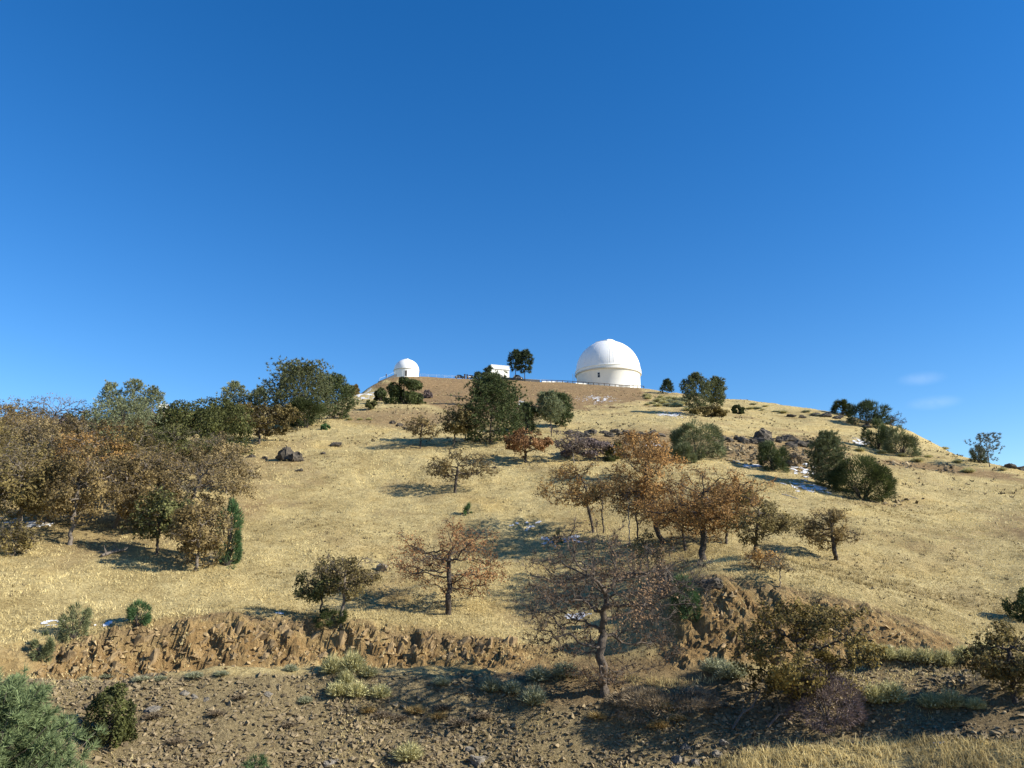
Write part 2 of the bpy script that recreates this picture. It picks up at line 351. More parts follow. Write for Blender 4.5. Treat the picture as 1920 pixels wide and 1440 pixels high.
def ground_mat():
    m, nt, p = newmat('hill_ground')
    L = nt.links.new
    at_ = nd(nt, 'ShaderNodeAttribute', attribute_name='zone')
    sep = nd(nt, 'ShaderNodeSeparateColor'); L(at_.outputs['Color'], sep.inputs['Color'])
    big = noise_node(nt, .11, 5, .6); mid = noise_node(nt, .9, 6, .7); fine = noise_node(nt, 5.5, 6, .75)
    gr = ramp(nt, fine.outputs['Fac'], [(.25, (.21, .155, .064)), (.5, (.50, .405, .192)), (.75, (.74, .625, .33))])
    gpatch = ramp(nt, big.outputs['Fac'], [(.32, (.70, .66, .60)), (.52, (1, 1, 1)), (.72, (1.0, .93, .80))])
    g1 = mixc(nt, 1.0, gr.outputs['Color'], gpatch.outputs['Color'], 'MULTIPLY')
    gm = ramp(nt, mid.outputs['Fac'], [(.3, (.62, .58, .52)), (.6, (1, 1, 1))])
    g2 = mixc(nt, .8, g1, gm.outputs['Color'], 'MULTIPLY')
    dirt = ramp(nt, mid.outputs['Fac'], [(.3, (.15, .095, .045)), (.55, (.255, .168, .085)), (.75, (.37, .265, .145))])
    rub = ramp(nt, fine.outputs['Fac'], [(.3, (.105, .08, .042)), (.5, (.24, .187, .098)), (.7, (.38, .305, .168))])
    cut = ramp(nt, mid.outputs['Fac'], [(.25, (.11, .066, .029)), (.5, (.295, .192, .083)), (.75, (.47, .335, .16))])
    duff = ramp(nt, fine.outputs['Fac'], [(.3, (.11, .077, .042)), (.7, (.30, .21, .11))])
    c = mixc(nt, sep.outputs['Red'], g2, dirt.outputs['Color'])
    c = mixc(nt, sep.outputs['Green'], c, rub.outputs['Color'])
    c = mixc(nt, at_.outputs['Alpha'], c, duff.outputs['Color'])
    c = mixc(nt, sep.outputs['Blue'], c, cut.outputs['Color'])
    L(c, p.inputs['Base Color']); p.inputs['Roughness'].default_value = .95; p.inputs['Specular IOR Level'].default_value = .1
    b = nd(nt, 'ShaderNodeBump'); b.inputs['Strength'].default_value = .9; b.inputs['Distance'].default_value = .25
    L(fine.outputs['Fac'], b.inputs['Height'])
    b2 = nd(nt, 'ShaderNodeBump'); b2.inputs['Strength'].default_value = .6; b2.inputs['Distance'].default_value = .6
    L(mid.outputs['Fac'], b2.inputs['Height']); L(b2.outputs['Normal'], b.inputs['Normal']); L(b.outputs['Normal'], p.inputs['Normal'])
    return m
MG = ground_mat()
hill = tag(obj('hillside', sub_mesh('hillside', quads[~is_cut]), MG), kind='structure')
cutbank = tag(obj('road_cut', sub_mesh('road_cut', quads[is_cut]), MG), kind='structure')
# ------------------------------------------------------------------ plant builders
def unit(a): return a / (np.linalg.norm(a, axis=-1, keepdims=True) + 1e-9)
def leaves_mesh(name, P, size, rng, normals=None, flat=.6, aspect=.62, tone=None):
    """one small quad per leaf; t = its tone"""
    n = len(P); N = unit(rng.normal(size=(n, 3)) + (0 if normals is None else normals * flat * 2))
    U = unit(np.cross(N, rng.normal(size=(n, 3)))); Wd = np.cross(N, U)
    s = size * rng.uniform(.45, 1.6, (n, 1)); U = U * s * .5; Wd = Wd * s * .5 * aspect
    v = np.stack([P - U, P + Wd, P + U, P - Wd], 1).reshape(-1, 3)
    t = rng.uniform(0, 1, n) if tone is None else np.clip(tone + rng.uniform(-.35, .35, n), 0, 1)
    return v, np.arange(4 * n).reshape(-1, 4), np.repeat(t, 4)
def blades(P, D, L, w, rng):
    """thin triangles from P along D"""
    n = len(P); U = unit(np.cross(D, rng.normal(size=(n, 3)))) * (np.reshape(w, (-1, 1)) / 2)
    v = np.stack([P - U, P + U, P + D * np.reshape(L, (-1, 1))], 1).reshape(-1, 3)
    return v, np.arange(3 * n).reshape(-1, 3), np.repeat(rng.uniform(0, 1, n), 3)
def join(parts):
    vs, fs, ts, k = [], {}, [], 0
    for v, f, t in parts:
        vs.append(v); ts.append(t); fs.setdefault(f.shape[1], []).append(f + k); k += len(v)
    return np.concatenate(vs), [np.concatenate(a) for a in fs.values()], np.concatenate(ts)
def colonize(rng, att, trunk, D, di, dk, iters=70, wob=.25):
    nodes = [np.array(p, float) for p in trunk]; par = [-1] + list(range(len(trunk) - 1))
    N = np.array(nodes); dist = np.full(len(att), 1e9); near = np.zeros(len(att), int)
    new = list(range(len(N))); alive = np.ones(len(att), bool)
    for _ in range(iters):
        for k in new:
            d = np.linalg.norm(att - nodes[k], axis=1); b = d < dist; dist[b] = d[b]; near[b] = k
        alive &= dist > dk
        use = alive & (dist < di)
        if not use.any():
            if alive.any() and _ < 20 and not (alive & (dist < di)).any(): use = alive & (dist <= dist[alive].min() * 1.05)
            else: break
        acc = {}
        dirs = unit(att[use] - np.array(nodes)[near[use]])
        for k, d in zip(near[use], dirs): acc[k] = acc.get(k, 0) + d
        new = []
        for k, d in acc.items():
            d = d / (np.linalg.norm(d) + 1e-6) + rng.normal(size=3) * wob; d /= np.linalg.norm(d) + 1e-6
            nodes.append(nodes[k] + d * D * rng.uniform(.8, 1.15)); par.append(int(k)); new.append(len(nodes) - 1)
        if len(nodes) > 2200: break
    return np.array(nodes), np.array(par)
def skeleton_mesh(P, par, rbase, rtip, sides=5, expo=2.65, min_r=0.0):
    n = len(P); acc = np.zeros(n); main = np.full(n, -1)
    best = np.zeros(n)
    for i in range(n - 1, -1, -1):
        if acc[i] == 0: acc[i] = 1.0
        if par[i] >= 0:
            acc[par[i]] += acc[i]
            if acc[i] > best[par[i]]: best[par[i]] = acc[i]; main[par[i]] = i
    rad = acc ** (1 / expo); rad = rtip + (rad - 1) / max(rad[0] - 1, 1e-6) * (rbase - rtip)
    dirs = np.zeros((n, 3)); U = np.zeros((n, 3)); dirs[0] = (0, 0, 1); U[0] = (1, 0, 0)
    for i in range(1, n):
        d = P[i] - P[par[i]]; d /= np.linalg.norm(d) + 1e-9; dirs[i] = d
        u = U[par[i]] - d * (U[par[i]] @ d); l = np.linalg.norm(u)
        if l < .15: u = np.cross(d, (.3, .5, .8)); l = np.linalg.norm(u)
        U[i] = u / l
    ang = np.arange(sides) * 2 * math.pi / sides
    Wv = np.cross(dirs, U)
    def rings(ix, c, r): return (c[:, None] + (np.cos(ang)[None, :, None] * U[ix][:, None] + np.sin(ang)[None, :, None] * Wv[ix][:, None]) * r[:, None, None])
    allr = rings(np.arange(n), P, rad); allr[0] = rings(np.array([0]), P[:1], rad[:1] * 1.35)[0]
    side = np.array([i for i in range(1, n) if main[par[i]] != i and rad[i] >= min_r], int)
    prim = np.array([i for i in range(1, n) if main[par[i]] == i and rad[i] >= min_r], int)
    v = [allr.reshape(-1, 3)]; k = np.arange(sides); k2 = (k + 1) % sides; f = []
    if len(prim):
        a = par[prim][:, None] * sides; b = prim[:, None] * sides
        f.append(np.stack([a + k, a + k2, b + k2, b + k], -1).reshape(-1, 4))
    if len(side):
        sr = rings(side, P[par[side]], np.minimum(rad[side] * 1.25, rad[par[side]])); v.append(sr.reshape(-1, 3))
        a = n * sides + np.arange(len(side))[:, None] * sides; b = side[:, None] * sides
        f.append(np.stack([a + k, a + k2, b + k2, b + k], -1).reshape(-1, 4))
    return np.concatenate(v), np.concatenate(f), rad, dirs, acc
def place(u, v, top, left, right):
    """base point, metres: height, width, crown offset to the right of the trunk, turn so that local x is across the view"""
    p = hit1(u, v); k = depth(p) / F
    return p, (v - top) * k * 1.02, (right - left) * k, ((left + right) / 2 - u) * k, -math.atan2(p[0], p[1]), k
TREES = 'trees'
def oak(label, u, v, top, left, right, leafm, barkm, seed, nleaf=5200, base=.32, clumps=26, leaf=None, lean=.5, tr=None, twig=900, stems=1, spread=.85, cat='oak tree', group=None, low=0.0, pos=None, wob=.36, flat=.5):
    rng = np.random.default_rng(seed); base *= .78; nleaf = int(nleaf * 1.25); twig = int(twig * 1.4)
    p, H, Wd, ox, rz, k = place(u, v, top, left, right)
    if pos is not None: p = pos
    px = k * 1.875                                     # metres per rendered pixel
    leaf = leaf or max(.12, px * 1.6); tr = (tr or H * .036) * .62
    cz = H * (base + 1) / 2; hz = H * (1 - base) / 2
    cc = []
    while len(cc) < clumps:
        q = rng.normal(size=3); q /= np.linalg.norm(q); q *= rng.uniform(.48, 1.0)
        if q[2] < -.7 - low * .3: continue
        q[2] *= (1.0 if q[2] > 0 else flat + .3)
        cc.append((ox + q[0] * Wd / 2, q[1] * Wd / 2 * spread, cz + q[2] * hz))
    cc = np.array(cc)
    att = np.concatenate([c + rng.normal(size=(20, 3)) * np.array([Wd * .075, Wd * .075, H * .055]) for c in cc])
    att[:, 2] = np.maximum(att[:, 2], H * .12)
    D = max(H / 24, .22); trunk = [(0, 0, -.25)]; nt_ = max(4, int(base * H * .8 / D)); b0 = np.array([ox * lean * .5, rng.normal() * Wd * .04, base * H * .85])
    for i in range(1, nt_ + 1):
        s = i / nt_; trunk.append(tuple(b0 * np.array([s ** 1.3, s ** 1.3, s]) + rng.normal(size=3) * np.array([1, 1, .2]) * D * .2))
    tip = np.array([ox * (.5 + .5 * lean), 0, cz + hz * .15]); q = np.array(trunk[-1]); nl_ = max(2, int(np.linalg.norm(tip - q) / D))
    for i in range(1, nl_ + 1): trunk.append(tuple(q + (tip - q) * i / nl_ + rng.normal(size=3) * D * .26))
    P, par = colonize(rng, att, trunk, D, Wd * .36 + D * 2, D * 1.4, wob=wob)
    v_, f_, rad, dirs, acc = skeleton_mesh(P, par, tr, max(.012, px * .11), sides=6 if H / px > 50 else 5)
    root = empty('oak_tree', p - np.array([0, 0, .05]), rz)
    tag(root, label, cat, group)
    trunk_o = obj('trunk', make_mesh('trunk', v_, [f_], None, True), barkm, root)
    tips = np.nonzero(acc <= 5)[0]; tips = tips[tips >= nt_]
    # fine twigs
    ti = rng.choice(tips, twig); Dt = unit(dirs[ti] * .8 + rng.normal(size=(twig, 3)) * .6 + np.array([0, 0, .1])); Lt = rng.uniform(.4, 1.3, twig) * D * 1.5
    parts = [blades(P[ti], Dt, Lt, np.full(twig, max(.02, px * .26)), rng)]
    obj('twigs', make_mesh('twigs', parts[0][0], [parts[0][1]], {'t': parts[0][2]}), barkm, root)['kind'] = 'stuff'
    if nleaf:
        w = rng.uniform(.1, 1, len(cc)) ** 1.6                     # some clumps full, some thin
        wt = w[np.argmin(((P[tips][:, None] - cc[None]) ** 2).sum(-1), 1)]; wt = wt / wt.sum()
        li = rng.choice(tips, nleaf, p=wt)
        Q = P[li] + unit(dirs[li] + rng.normal(size=(nleaf, 3)) * .9) * (rng.uniform(0, 1, (nleaf, 1)) ** .7) * D * 1.7
        ctone = rng.uniform(.15, .85, len(cc))[np.argmin(((Q[:, None] - cc[None]) ** 2).sum(-1), 1)] if nleaf < 14000 else None
        lv, lf, lt = leaves_mesh('crown', Q, leaf, rng, unit((Q - np.array([ox, 0, cz - hz * .5])) / np.array([Wd / 2, Wd / 2, hz])), .8, .75, ctone)
        obj('crown', make_mesh('crown', lv, [lf], {'t': lt}), leafm, root)['kind'] = 'stuff'
    return root
def pine(label, u, v, top, left, right, leafm, barkm, seed, zb=.12, nb=70, tufts=11, prof='round', name='pine_tree', cat='pine tree', group=None, blade=None, up=.5, pos=None, k_bl=9, sink=.1, droop=0.0, gaps=0.0, H=None, Wd=None):
    rng = np.random.default_rng(seed)
    p, H_, Wd_, ox, rz, k = place(u, v, top, left, right)
    H = (H or H_) * .95; Wd = Wd or Wd_ * 1.14
    if pos is not None: p = pos
    px = k * 1.875; L = blade or max(.24, px * 2.4); w = max(.022, px * .62) if blade is None else blade * .1
    root = empty(name, p - np.array([0, 0, sink]), rz); tag(root, label, cat, group)
    nt_ = 14; s = np.linspace(0, 1, nt_); axis = np.c_[ox * s ** 1.2 * .8 + np.cumsum(rng.normal(size=nt_)) * H * .004, np.cumsum(rng.normal(size=nt_)) * H * .004, s * H * .97]
    tp, tpar = axis, np.r_[-1, np.arange(nt_ - 1)]
    mb = MB(); r0 = max(H * .018, .06)
    for i in range(nt_ - 1): mb.bar(axis[i], axis[i + 1] + (axis[i + 1] - axis[i]) * .05, r0 * (1 - s[i] * .9), 6, r0 * (1 - s[i + 1] * .9))
    T, TD = [], []
    for b in range(nb):
        t = (b + rng.uniform(.1, .9)) / nb; z = zb + (1 - zb) * t ** .92
        if rng.uniform() < gaps: continue
        if prof == 'round': ln = math.sqrt(max(0, 1 - (max(0, t - .22) / .80) ** 2)) * (.55 + .45 * min(1, t / .22))
        elif prof == 'dome': ln = (1 - t) ** .68 * (.6 + .4 * min(1, t / .12))
        elif prof == 'cone': ln = (1 - t) ** .8 * .95 + .06
        elif prof == 'open': ln = (.55 + .45 * math.sin(math.pi * min(1, t * 1.15))) * (1 - t ** 4 * .7)
        else: ln = 1 - t * .65
        ln *= Wd / 2 * rng.uniform(.68, 1.12)
        a = b * 2.39996 + rng.uniform(-.4, .4); el = up * (.2 + t * 1.1) + rng.uniform(-.15, .15) - droop
        o0 = np.array([np.interp(z, s, axis[:, 0]), np.interp(z, s, axis[:, 1]), z * H])
        d = np.array([math.cos(a) * math.cos(el), math.sin(a) * math.cos(el), math.sin(el)])
        ns = max(3, int(tufts * (.45 + .75 * ln / (Wd / 2))))
        e1 = o0 + d * ln * .6; e2 = o0 + d * ln * .97 + np.array([0, 0, ln * .16])
        mb.bar(o0, e1, max(.015, r0 * .18 * (1 - t * .6)), 4, max(.012, r0 * .09)); mb.bar(e1, e2, max(.012, r0 * .09), 4, .008)
        q = rng.uniform(.3, 1, ns) ** .75; base_ = np.where(q[:, None] < .6, o0 + d * ln * q[:, None], e1 + (e2 - e1) * ((q[:, None] - .6) / .4))
        lat = unit(rng.normal(size=(ns, 3)) * np.array([1, 1, .55])) * (rng.uniform(.1, .34, (ns, 1)) * ln * (1.15 - q[:, None] * .6))
        T.append(base_ + lat); TD.append(unit(d + unit(lat) * .7 + np.array([0, 0, .45])))
    T.append(axis[-2:] + rng.normal(size=(2, 3)) * .05); TD.append(np.tile((0, 0, 1.0), (2, 1)))
    T = np.concatenate(T); TD = np.concatenate(TD)
    P = np.repeat(T, k_bl, 0); Dd = unit(np.repeat(TD, k_bl, 0) * .75 + rng.normal(size=(len(P), 3)) * .62)
    v_, f_, t_ = blades(P, Dd, L * rng.uniform(.7, 1.3, len(P)), np.full(len(P), w), rng)
    tt = np.repeat(np.clip(rng.uniform(0, 1, len(T)) * .6 + .2, 0, 1), k_bl); t_ = np.clip(np.repeat(tt, 3) + (t_ - .5) * .5, 0, 1)
    mb.build('trunk', barkm, root)
    obj('crown', make_mesh('crown', v_, [f_], {'t': t_}), leafm, root)['kind'] = 'stuff'
    return root
def bush(label, u, v, top, left, right, leafm, barkm, seed, n=5500, clumps=44, mode='leaf', name='evergreen_shrub', cat='shrub', group=None, leaf=None, pos=None, spread=.9, skirt=-.75, lump=.29):
    rng = np.random.default_rng(seed)
    p, H, Wd, ox, rz, k = place(u, v, top, left, right)
    if pos is not None: p = pos
    px = k * 1.875; leaf = leaf or max(.11, px * 1.8)
    H *= 1.1; n = int(n * 1.25); root = empty(name, p - np.array([0, 0, .08 + .10 * H]), rz); tag(root, label, cat, group)
    q = unit(rng.normal(size=(clumps * 3, 3))); q = q[q[:, 2] > skirt][:clumps]; rr = rng.uniform(.62, .86, (len(q), 1))
    lo = q[:, 2] < 0; hn = np.linalg.norm(q[:, :2], axis=1); q[lo, :2] *= (1 / np.maximum(hn[lo], .55))[:, None] * .97
    cz = H * .42; R3 = np.array([Wd / 2, Wd / 2 * spread, H * .58])
    cen = q * rr * R3 + np.array([ox, 0, cz]); cen[:, 2] = np.maximum(cen[:, 2], H * .10)
    which = rng.integers(0, len(cen), n); lr = lump * rng.uniform(.75, 1.25, len(cen))
    dn = unit(rng.normal(size=(n, 3)) + q[which] * .7); P = cen[which] + dn * R3 * (lr[which] * rng.uniform(.35, 1.0, n) ** .5)[:, None]
    P[:, 2] = np.maximum(P[:, 2], .05)
    tone = rng.uniform(.2, .8, len(cen))[which]
    if mode == 'leaf': v_, f_, t_ = leaves_mesh('crown', P, leaf, rng, unit(dn + q[which]), .55, .7, tone)
    else:
        D = unit(dn * .9 + q[which] * .5 + np.array([0, 0, .35]) + rng.normal(size=(n, 3)) * .35)
        v_, f_, t_ = blades(P - D * leaf * .5, D, leaf * 2.1 * rng.uniform(.7, 1.3, n), np.full(n, max(.035, px * .55)), rng); t_ = np.clip(np.repeat(tone, 3) + (t_ - .5) * .5, 0, 1)
    mb = MB()
    for c in cen[rng.choice(len(cen), min(16, len(cen)), False)]:
        m_ = c * np.array([.35, .35, .55]) + np.array([ox * .3, 0, 0]); mb.bar((ox * .2 + rng.normal() * .1, rng.normal() * .1, 0), m_, max(.03, H * .018), 5, max(.02, H * .012)); mb.bar(m_, c, max(.02, H * .012), 4, .012)
    mb.build('stems', barkm, root)
    obj('crown', make_mesh('crown', v_, [f_], {'t': t_}), leafm, root)['kind'] = 'stuff'
    return root
def sage_mesh(seed, n=420):
    """low dome of upright wiry stems, one metre across"""
    rng = np.random.default_rng(seed)
    q = unit(np.c_[rng.normal(size=(n, 2)), np.abs(rng.normal(size=n)) * .9 + .25]); P = q * np.array([.18, .18, .05]) * rng.uniform(0, 1, (n, 1)); P[:, 2] = rng.uniform(0, .12, n)
    v, f, t = blades(P, q * np.array([1, 1, 1.1]), rng.uniform(.32, .56, n), np.full(n, .05), rng)
    P2 = q * rng.uniform(.2, .5, (n, 1)) * np.array([1, 1, 1.1]); v2, f2, t2 = leaves_mesh('s', P2, .06, rng, np.array([[0, 0, 1.0]]), .4, .6)
    return join([(v, f, t * .7), (v2, f2, t2 * .6 + .4)])
# ------------------------------------------------------------------ materials
M_WHITE = simple_mat('dome_white', (.80, .80, .79), .42, .04, .35)
M_CREAM = simple_mat('wall_cream', (.83, .825, .78), .7, .04, .3)
M_RING = simple_mat('ring_grey', (.60, .58, .53), .6, .08, .5)
M_DARK = simple_mat('dark_metal', (.035, .033, .032), .6, .2, 2)
M_GLASS = simple_mat('dark_glass', (.012, .014, .018), .1, .1, 2)
M_WOOD = simple_mat('dark_timber', (.075, .05, .035), .85, .3, 3)
M_TAR = simple_mat('dark_ramp_paving', (.06, .062, .068), .85, .15, .6)
M_CONC = simple_mat('pale_concrete', (.50, .49, .45), .85, .12, .5)
M_CARW = simple_mat('car_paint_white', (.75, .76, .78), .25, .02, 1)
M_CARD = simple_mat('car_paint_dark', (.02, .022, .028), .25, .1, 1)
M_RUB = simple_mat('tyre_rubber', (.02, .02, .02), .8, .1, 2)
M_CLOTH = simple_mat('dark_clothing', (.03, .03, .045), .9, .2, 3)
M_SKIN = simple_mat('skin', (.42, .26, .19), .6, .05, 3)
M_SNOW = simple_mat('old_snow', (.66, .67, .69), .7, .2, 4, .5)
B_DARK = simple_mat('bark_dark', (.055, .043, .034), .9, .35, 6, .6)
B_GREY = simple_mat('bark_grey', (.15, .125, .10), .9, .3, 6, .6)
B_GRBR = simple_mat('bark_grey_brown', (.095, .075, .058), .9, .35, 6, .6)
L_BRRU = leaf_mat('leaves_brown_russet', (.10, .060, .032), (.34, .215, .115))
B_PALE = simple_mat('bark_pale', (.34, .31, .27), .9, .3, 5, .5)
B_RUST = simple_mat('twig_russet', (.16, .085, .05), .9, .3, 5, .4)
L_RUST = leaf_mat('leaves_russet', (.13, .066, .028), (.42, .225, .095))
L_ORNG = leaf_mat('leaves_orange', (.15, .080, .027), (.50, .290, .100))
L_GOLD = leaf_mat('leaves_golden_brown', (.14, .080, .025), (.50, .305, .105))
L_BROWN = leaf_mat('leaves_dull_brown', (.082, .060, .024), (.36, .265, .110))
L_OLBR = leaf_mat('leaves_olive_brown', (.070, .055, .020), (.28, .22, .080))
L_OLGD = leaf_mat('leaves_olive_gold', (.085, .066, .020), (.38, .285, .085))
L_OLIVE = leaf_mat('leaves_olive', (.05, .056, .02), (.20, .20, .07))
L_TAN = leaf_mat('leaves_tan', (.12, .09, .040), (.41, .315, .148))
L_GREEN = leaf_mat('leaves_dark_green', (.020, .028, .011), (.105, .130, .040))
L_LIVE = leaf_mat('leaves_live_oak', (.026, .033, .011), (.145, .155, .046))
N_PINE = leaf_mat('needles_green', (.026, .040, .016), (.145, .180, .066), .15)
N_DARK = leaf_mat('needles_dark', (.018, .030, .017), (.090, .120, .056), .15)
N_GREY = leaf_mat('needles_grey_green', (.085, .10, .05), (.34, .37, .20), .2)
N_OLIVE = leaf_mat('needles_olive', (.045, .055, .024), (.22, .24, .112), .15)
N_BRIGHT = leaf_mat('needles_bright', (.025, .055, .022), (.12, .21, .075), .2)
N_FORE = leaf_mat('needles_foreground', (.055, .080, .034), (.25, .315, .14), .2)
N_BLUE = leaf_mat('needles_blue_grey', (.075, .090, .085), (.22, .26, .24), .15)
L_MAUVE = leaf_mat('twigs_mauve', (.10, .075, .070), (.26, .20, .185), .1)
L_SAGE = leaf_mat('sage', (.26, .245, .10), (.70, .65, .34), .3)
L_SAGEG = leaf_mat('sage_green', (.20, .21, .12), (.52, .53, .34), .3)
L_DRYB = leaf_mat('dry_brush', (.14, .11, .07), (.36, .28, .18), .2)
L_TUFT = leaf_mat('straw_tuft', (.33, .22, .08), (.68, .51, .22), .3)
L_GRASS = leaf_mat('dry_grass', (.28, .21, .088), (.82, .69, .35), .3)

# ------------------------------------------------------------------ observatory on the summit
def face(p): return -math.atan2(p[0], p[1])
# large dome
c = at(1141, 362, 726); g = 77.6
root = empty('observatory_dome', (c[0], c[1], g), face(c)); tag(root, 'large white observatory dome with cream drum wall and one tall dark window', 'observatory')
R = 15.35
m = MB(); m.lathe([(R - .35, -3), (R - .35, 9.0), (R - .1, 9.25)], 128); wall = m.build('wall', M_CREAM, root, True)
m = MB(); m.lathe([(R - .1, 9.2), (R + .42, 9.35), (R + .42, 9.95), (R + .12, 10.0)], 128); m.build('lower_ring', M_RING, root)
m = MB(); m.lathe([(R + .12, 9.98), (R + .18, 10.9), (R + .40, 10.95), (R + .40, 11.15), (R - .05, 11.2)], 128); ringo = m.build('upper_ring', M_CREAM, root)
th = np.linspace(0, math.pi / 2, 28); m = MB(); m.lathe([(max(.01, R * math.cos(a) * 1.0), 11.15 + (R - .2) * math.sin(a)) for a in th], 128)
shell = m.build('dome_shell', M_WHITE, root, True)
m = MB()                                                        # thin seams between the shell's gores
pts = [((R - .005) * math.cos(b), 0, 11.15 + (R - .205) * math.sin(b)) for b in th[:-3]]
for i in range(len(pts) - 1): m.bar(pts[i], pts[i + 1], .03, 4)
seam = m.mesh('seam'); m = MB()
for i in range(1, 15): m.bar(pts[i], pts[i + 1], .075, 4)
for a in (-86, -80): obj('shutter_rail', m.mesh('shutter_rail'), M_RING, shell, (0, 0, 0), math.radians(a))
for k in range(24): obj('seam', seam, M_RING, shell, (0, 0, 0), k * math.pi / 12)
def shutter_band(rot, half, a0, a1, r_in, r_out, z0, zr, n=34):
    m = MB(); t = np.linspace(a0, a1, n); ca, sa = math.cos(rot), math.sin(rot); v = []
    for a in t:
        for rr in (r_in, r_out):
            for w in (-half, half):
                x = rr * math.cos(a); v.append((x * ca - w * sa, x * sa + w * ca, z0 + (rr * zr) * math.sin(a)))
    i = np.arange(n - 1)[:, None] * 4
    q = np.concatenate([i + np.array([[2, 3, 7, 6]]), i + np.array([[0, 2, 6, 4]]), i + np.array([[3, 1, 5, 7]])])
    e = (n - 1) * 4
    m.add(v, [q, np.array([[0, 1, 3, 2], [e, e + 2, e + 3, e + 1]])]); return m
for s_, off in ((-1, -1.75), (1, 1.75)):
    mm = shutter_band(math.radians(58), 1.7, .05, math.pi / 2 + .34, R - .3, R + .2, 11.15, .985)
    rot = math.radians(58)
    o = mm.build('shutter', M_WHITE, root, False); o.location = (-math.sin(rot) * off, math.cos(rot) * off, 0)
win = MB(); wa = math.radians(-90 - 16.5); wx, wy = (R - .33) * math.cos(wa), (R - .33) * math.sin(wa)
win.box((wx, wy, 6.4), (.12, 1.25, 2.5), wa); wo = win.build('window', M_RING, root)
for dz in (-.58, .58):
    m = MB(); m.box((wx * 1.004, wy * 1.004, 6.4 + dz), (.10, .95, 1.0), wa); m.build('pane', M_GLASS, wo)
m = MB(); m.box((-17.5, -2, 1.0), (9, 6, 2.6)); ann = m.build('annex', M_CREAM, root)
m = MB(); m.box((-17.5, -2.1, 2.45), (9.6, 6.6, .3)); m.build('annex_roof', M_RING, root)
m = MB()
for x in (-16.9, -15.9): m.bar((x, -1.5, 2.6), (x, -1.5, 10.6), .05, 5)
for z in np.arange(3, 10.5, .5): m.bar((-16.9, -1.5, z), (-15.9, -1.5, z), .035, 4)
m.build('ladder', M_RING, root)
# small dome
c = at(762, 336.5, 700); g = 78.2
root = empty('small_dome', (c[0], c[1], g), face(c)); tag(root, 'small white observatory dome with narrow doorway beside dark ramp', 'observatory')
R = 5.55
m = MB(); m.lathe([(R - .1, -3), (R - .1, 4.5)], 72); m.build('wall', M_CREAM, root, True)
m = MB(); m.lathe([(R - .1, 4.4), (R + .18, 4.5), (R + .18, 4.75), (R - .02, 4.8)], 72); m.build('ring', M_RING, root)
m = MB(); m.lathe([(max(.01, R * math.cos(a)), 4.75 + R * .93 * math.sin(a)) for a in th], 72); m.build('dome_shell', M_WHITE, root, True)
mm = shutter_band(math.radians(62), .85, .05, math.pi / 2 + .2, R - .3, R + .16, 4.75, .94); mm.build('shutter', M_WHITE, root)
wa = math.radians(-92); wx, wy = (R - .1) * math.cos(wa), (R - .1) * math.sin(wa)
m = MB(); m.box((wx, wy, 2.4), (.16, 1.15, 2.7), wa); d_ = m.build('doorway', M_RING, root)
m = MB(); m.box((wx * 1.012, wy * 1.012, 2.35), (.1, .75, 2.4), wa); m.build('door', M_DARK, d_)
# ramp wall falling away to its left
p0 = at(741, crest(741) + 2, 702); p1 = at(712, crest(712), 708)
def ribbon(name, pts, w, h, mat_, parent=None, drop=1.5):
    m = MB(); pts = np.array(pts, float)
    for a, b in zip(pts[:-1], pts[1:]):
        d = unit((b - a)[None, :2])[0]; nx = np.array([-d[1], d[0], 0]) * w / 2; up = np.array([0, 0, h]); dn = np.array([0, 0, -drop])
        v = [a - nx + dn, a + nx + dn, a + nx + up, a - nx + up, b - nx + dn, b + nx + dn, b + nx + up, b - nx + up]
        m.add(v, [np.array([(0, 1, 2, 3), (7, 6, 5, 4), (3, 2, 6, 7), (0, 3, 7, 4), (1, 5, 6, 2), (0, 4, 5, 1)])])
    return m.build(name, mat_, parent)
tag(ribbon('ramp_wall', [np.r_[p0[:2], p0[2] + 1.3], np.r_[p1[:2], p1[2] + .1]], 2.4, .2, M_TAR, None, 4), 'dark sloping ramp wall running down from the small dome', 'wall')
def railing(name, pts, h, mat_, label, cat, step=2.5, r=.04, rails=(1.0,), post=.06):
    pts = np.array(pts, float); root = empty(name, pts[0]); tag(root, label, cat); o0 = pts[0]
    seg = np.linalg.norm(np.diff(pts, axis=0), axis=1); cum = np.r_[0, np.cumsum(seg)]; n = int(cum[-1] / step) + 1
    q = np.array([[np.interp(s, cum, pts[:, k]) for k in range(3)] for s in np.linspace(0, cum[-1], n)]) - o0
    pm = MB(); pm.box((0, 0, h / 2 - .3), (post * 2, post * 2, h + .6)); me = pm.mesh('post')
    for a in q: obj('post', me, mat_, root, a)
    for rl in rails:
        m = MB()
        for a, b in zip(q[:-1], q[1:]): m.bar(a + np.array([0, 0, h * rl]), b + np.array([0, 0, h * rl]), r, 5)
        m.build('rail', mat_, root)
    return root
rail_pts = [at(u, crest(u) - .6, 720) for u in (1016, 1040, 1060, 1080, 1100, 1120, 1141, 1160, 1180, 1195, 1207)]
railing('guard_rail', rail_pts, 1.0, M_WOOD, 'dark timber guard rail with posts below the large dome', 'guard rail', 2.5, .13, (.95,), .14)
tag(ribbon('parapet_wall', [p + np.array([0, 1.6, .0]) for p in rail_pts[:5]], .4, .75, M_CREAM), 'low cream parapet wall behind the timber guard rail', 'wall')
tag(ribbon('retaining_wall', [at(u, crest(u) + .5) for u in (918, 940, 962, 985, 1012)], .5, 1.0, M_TAR), 'low dark wall in front of the cream summit building', 'wall')
railing('summit_railing', [at(u, r, 704) + np.array([0, 0, .15]) for u, r in ((788, crest(788)), (830, crest(830)), (862, crest(862)))], 1.1, M_RING, 'thin grey railing along the crest beside the small dome', 'railing', 3, .03, (.55, 1.0), .04)
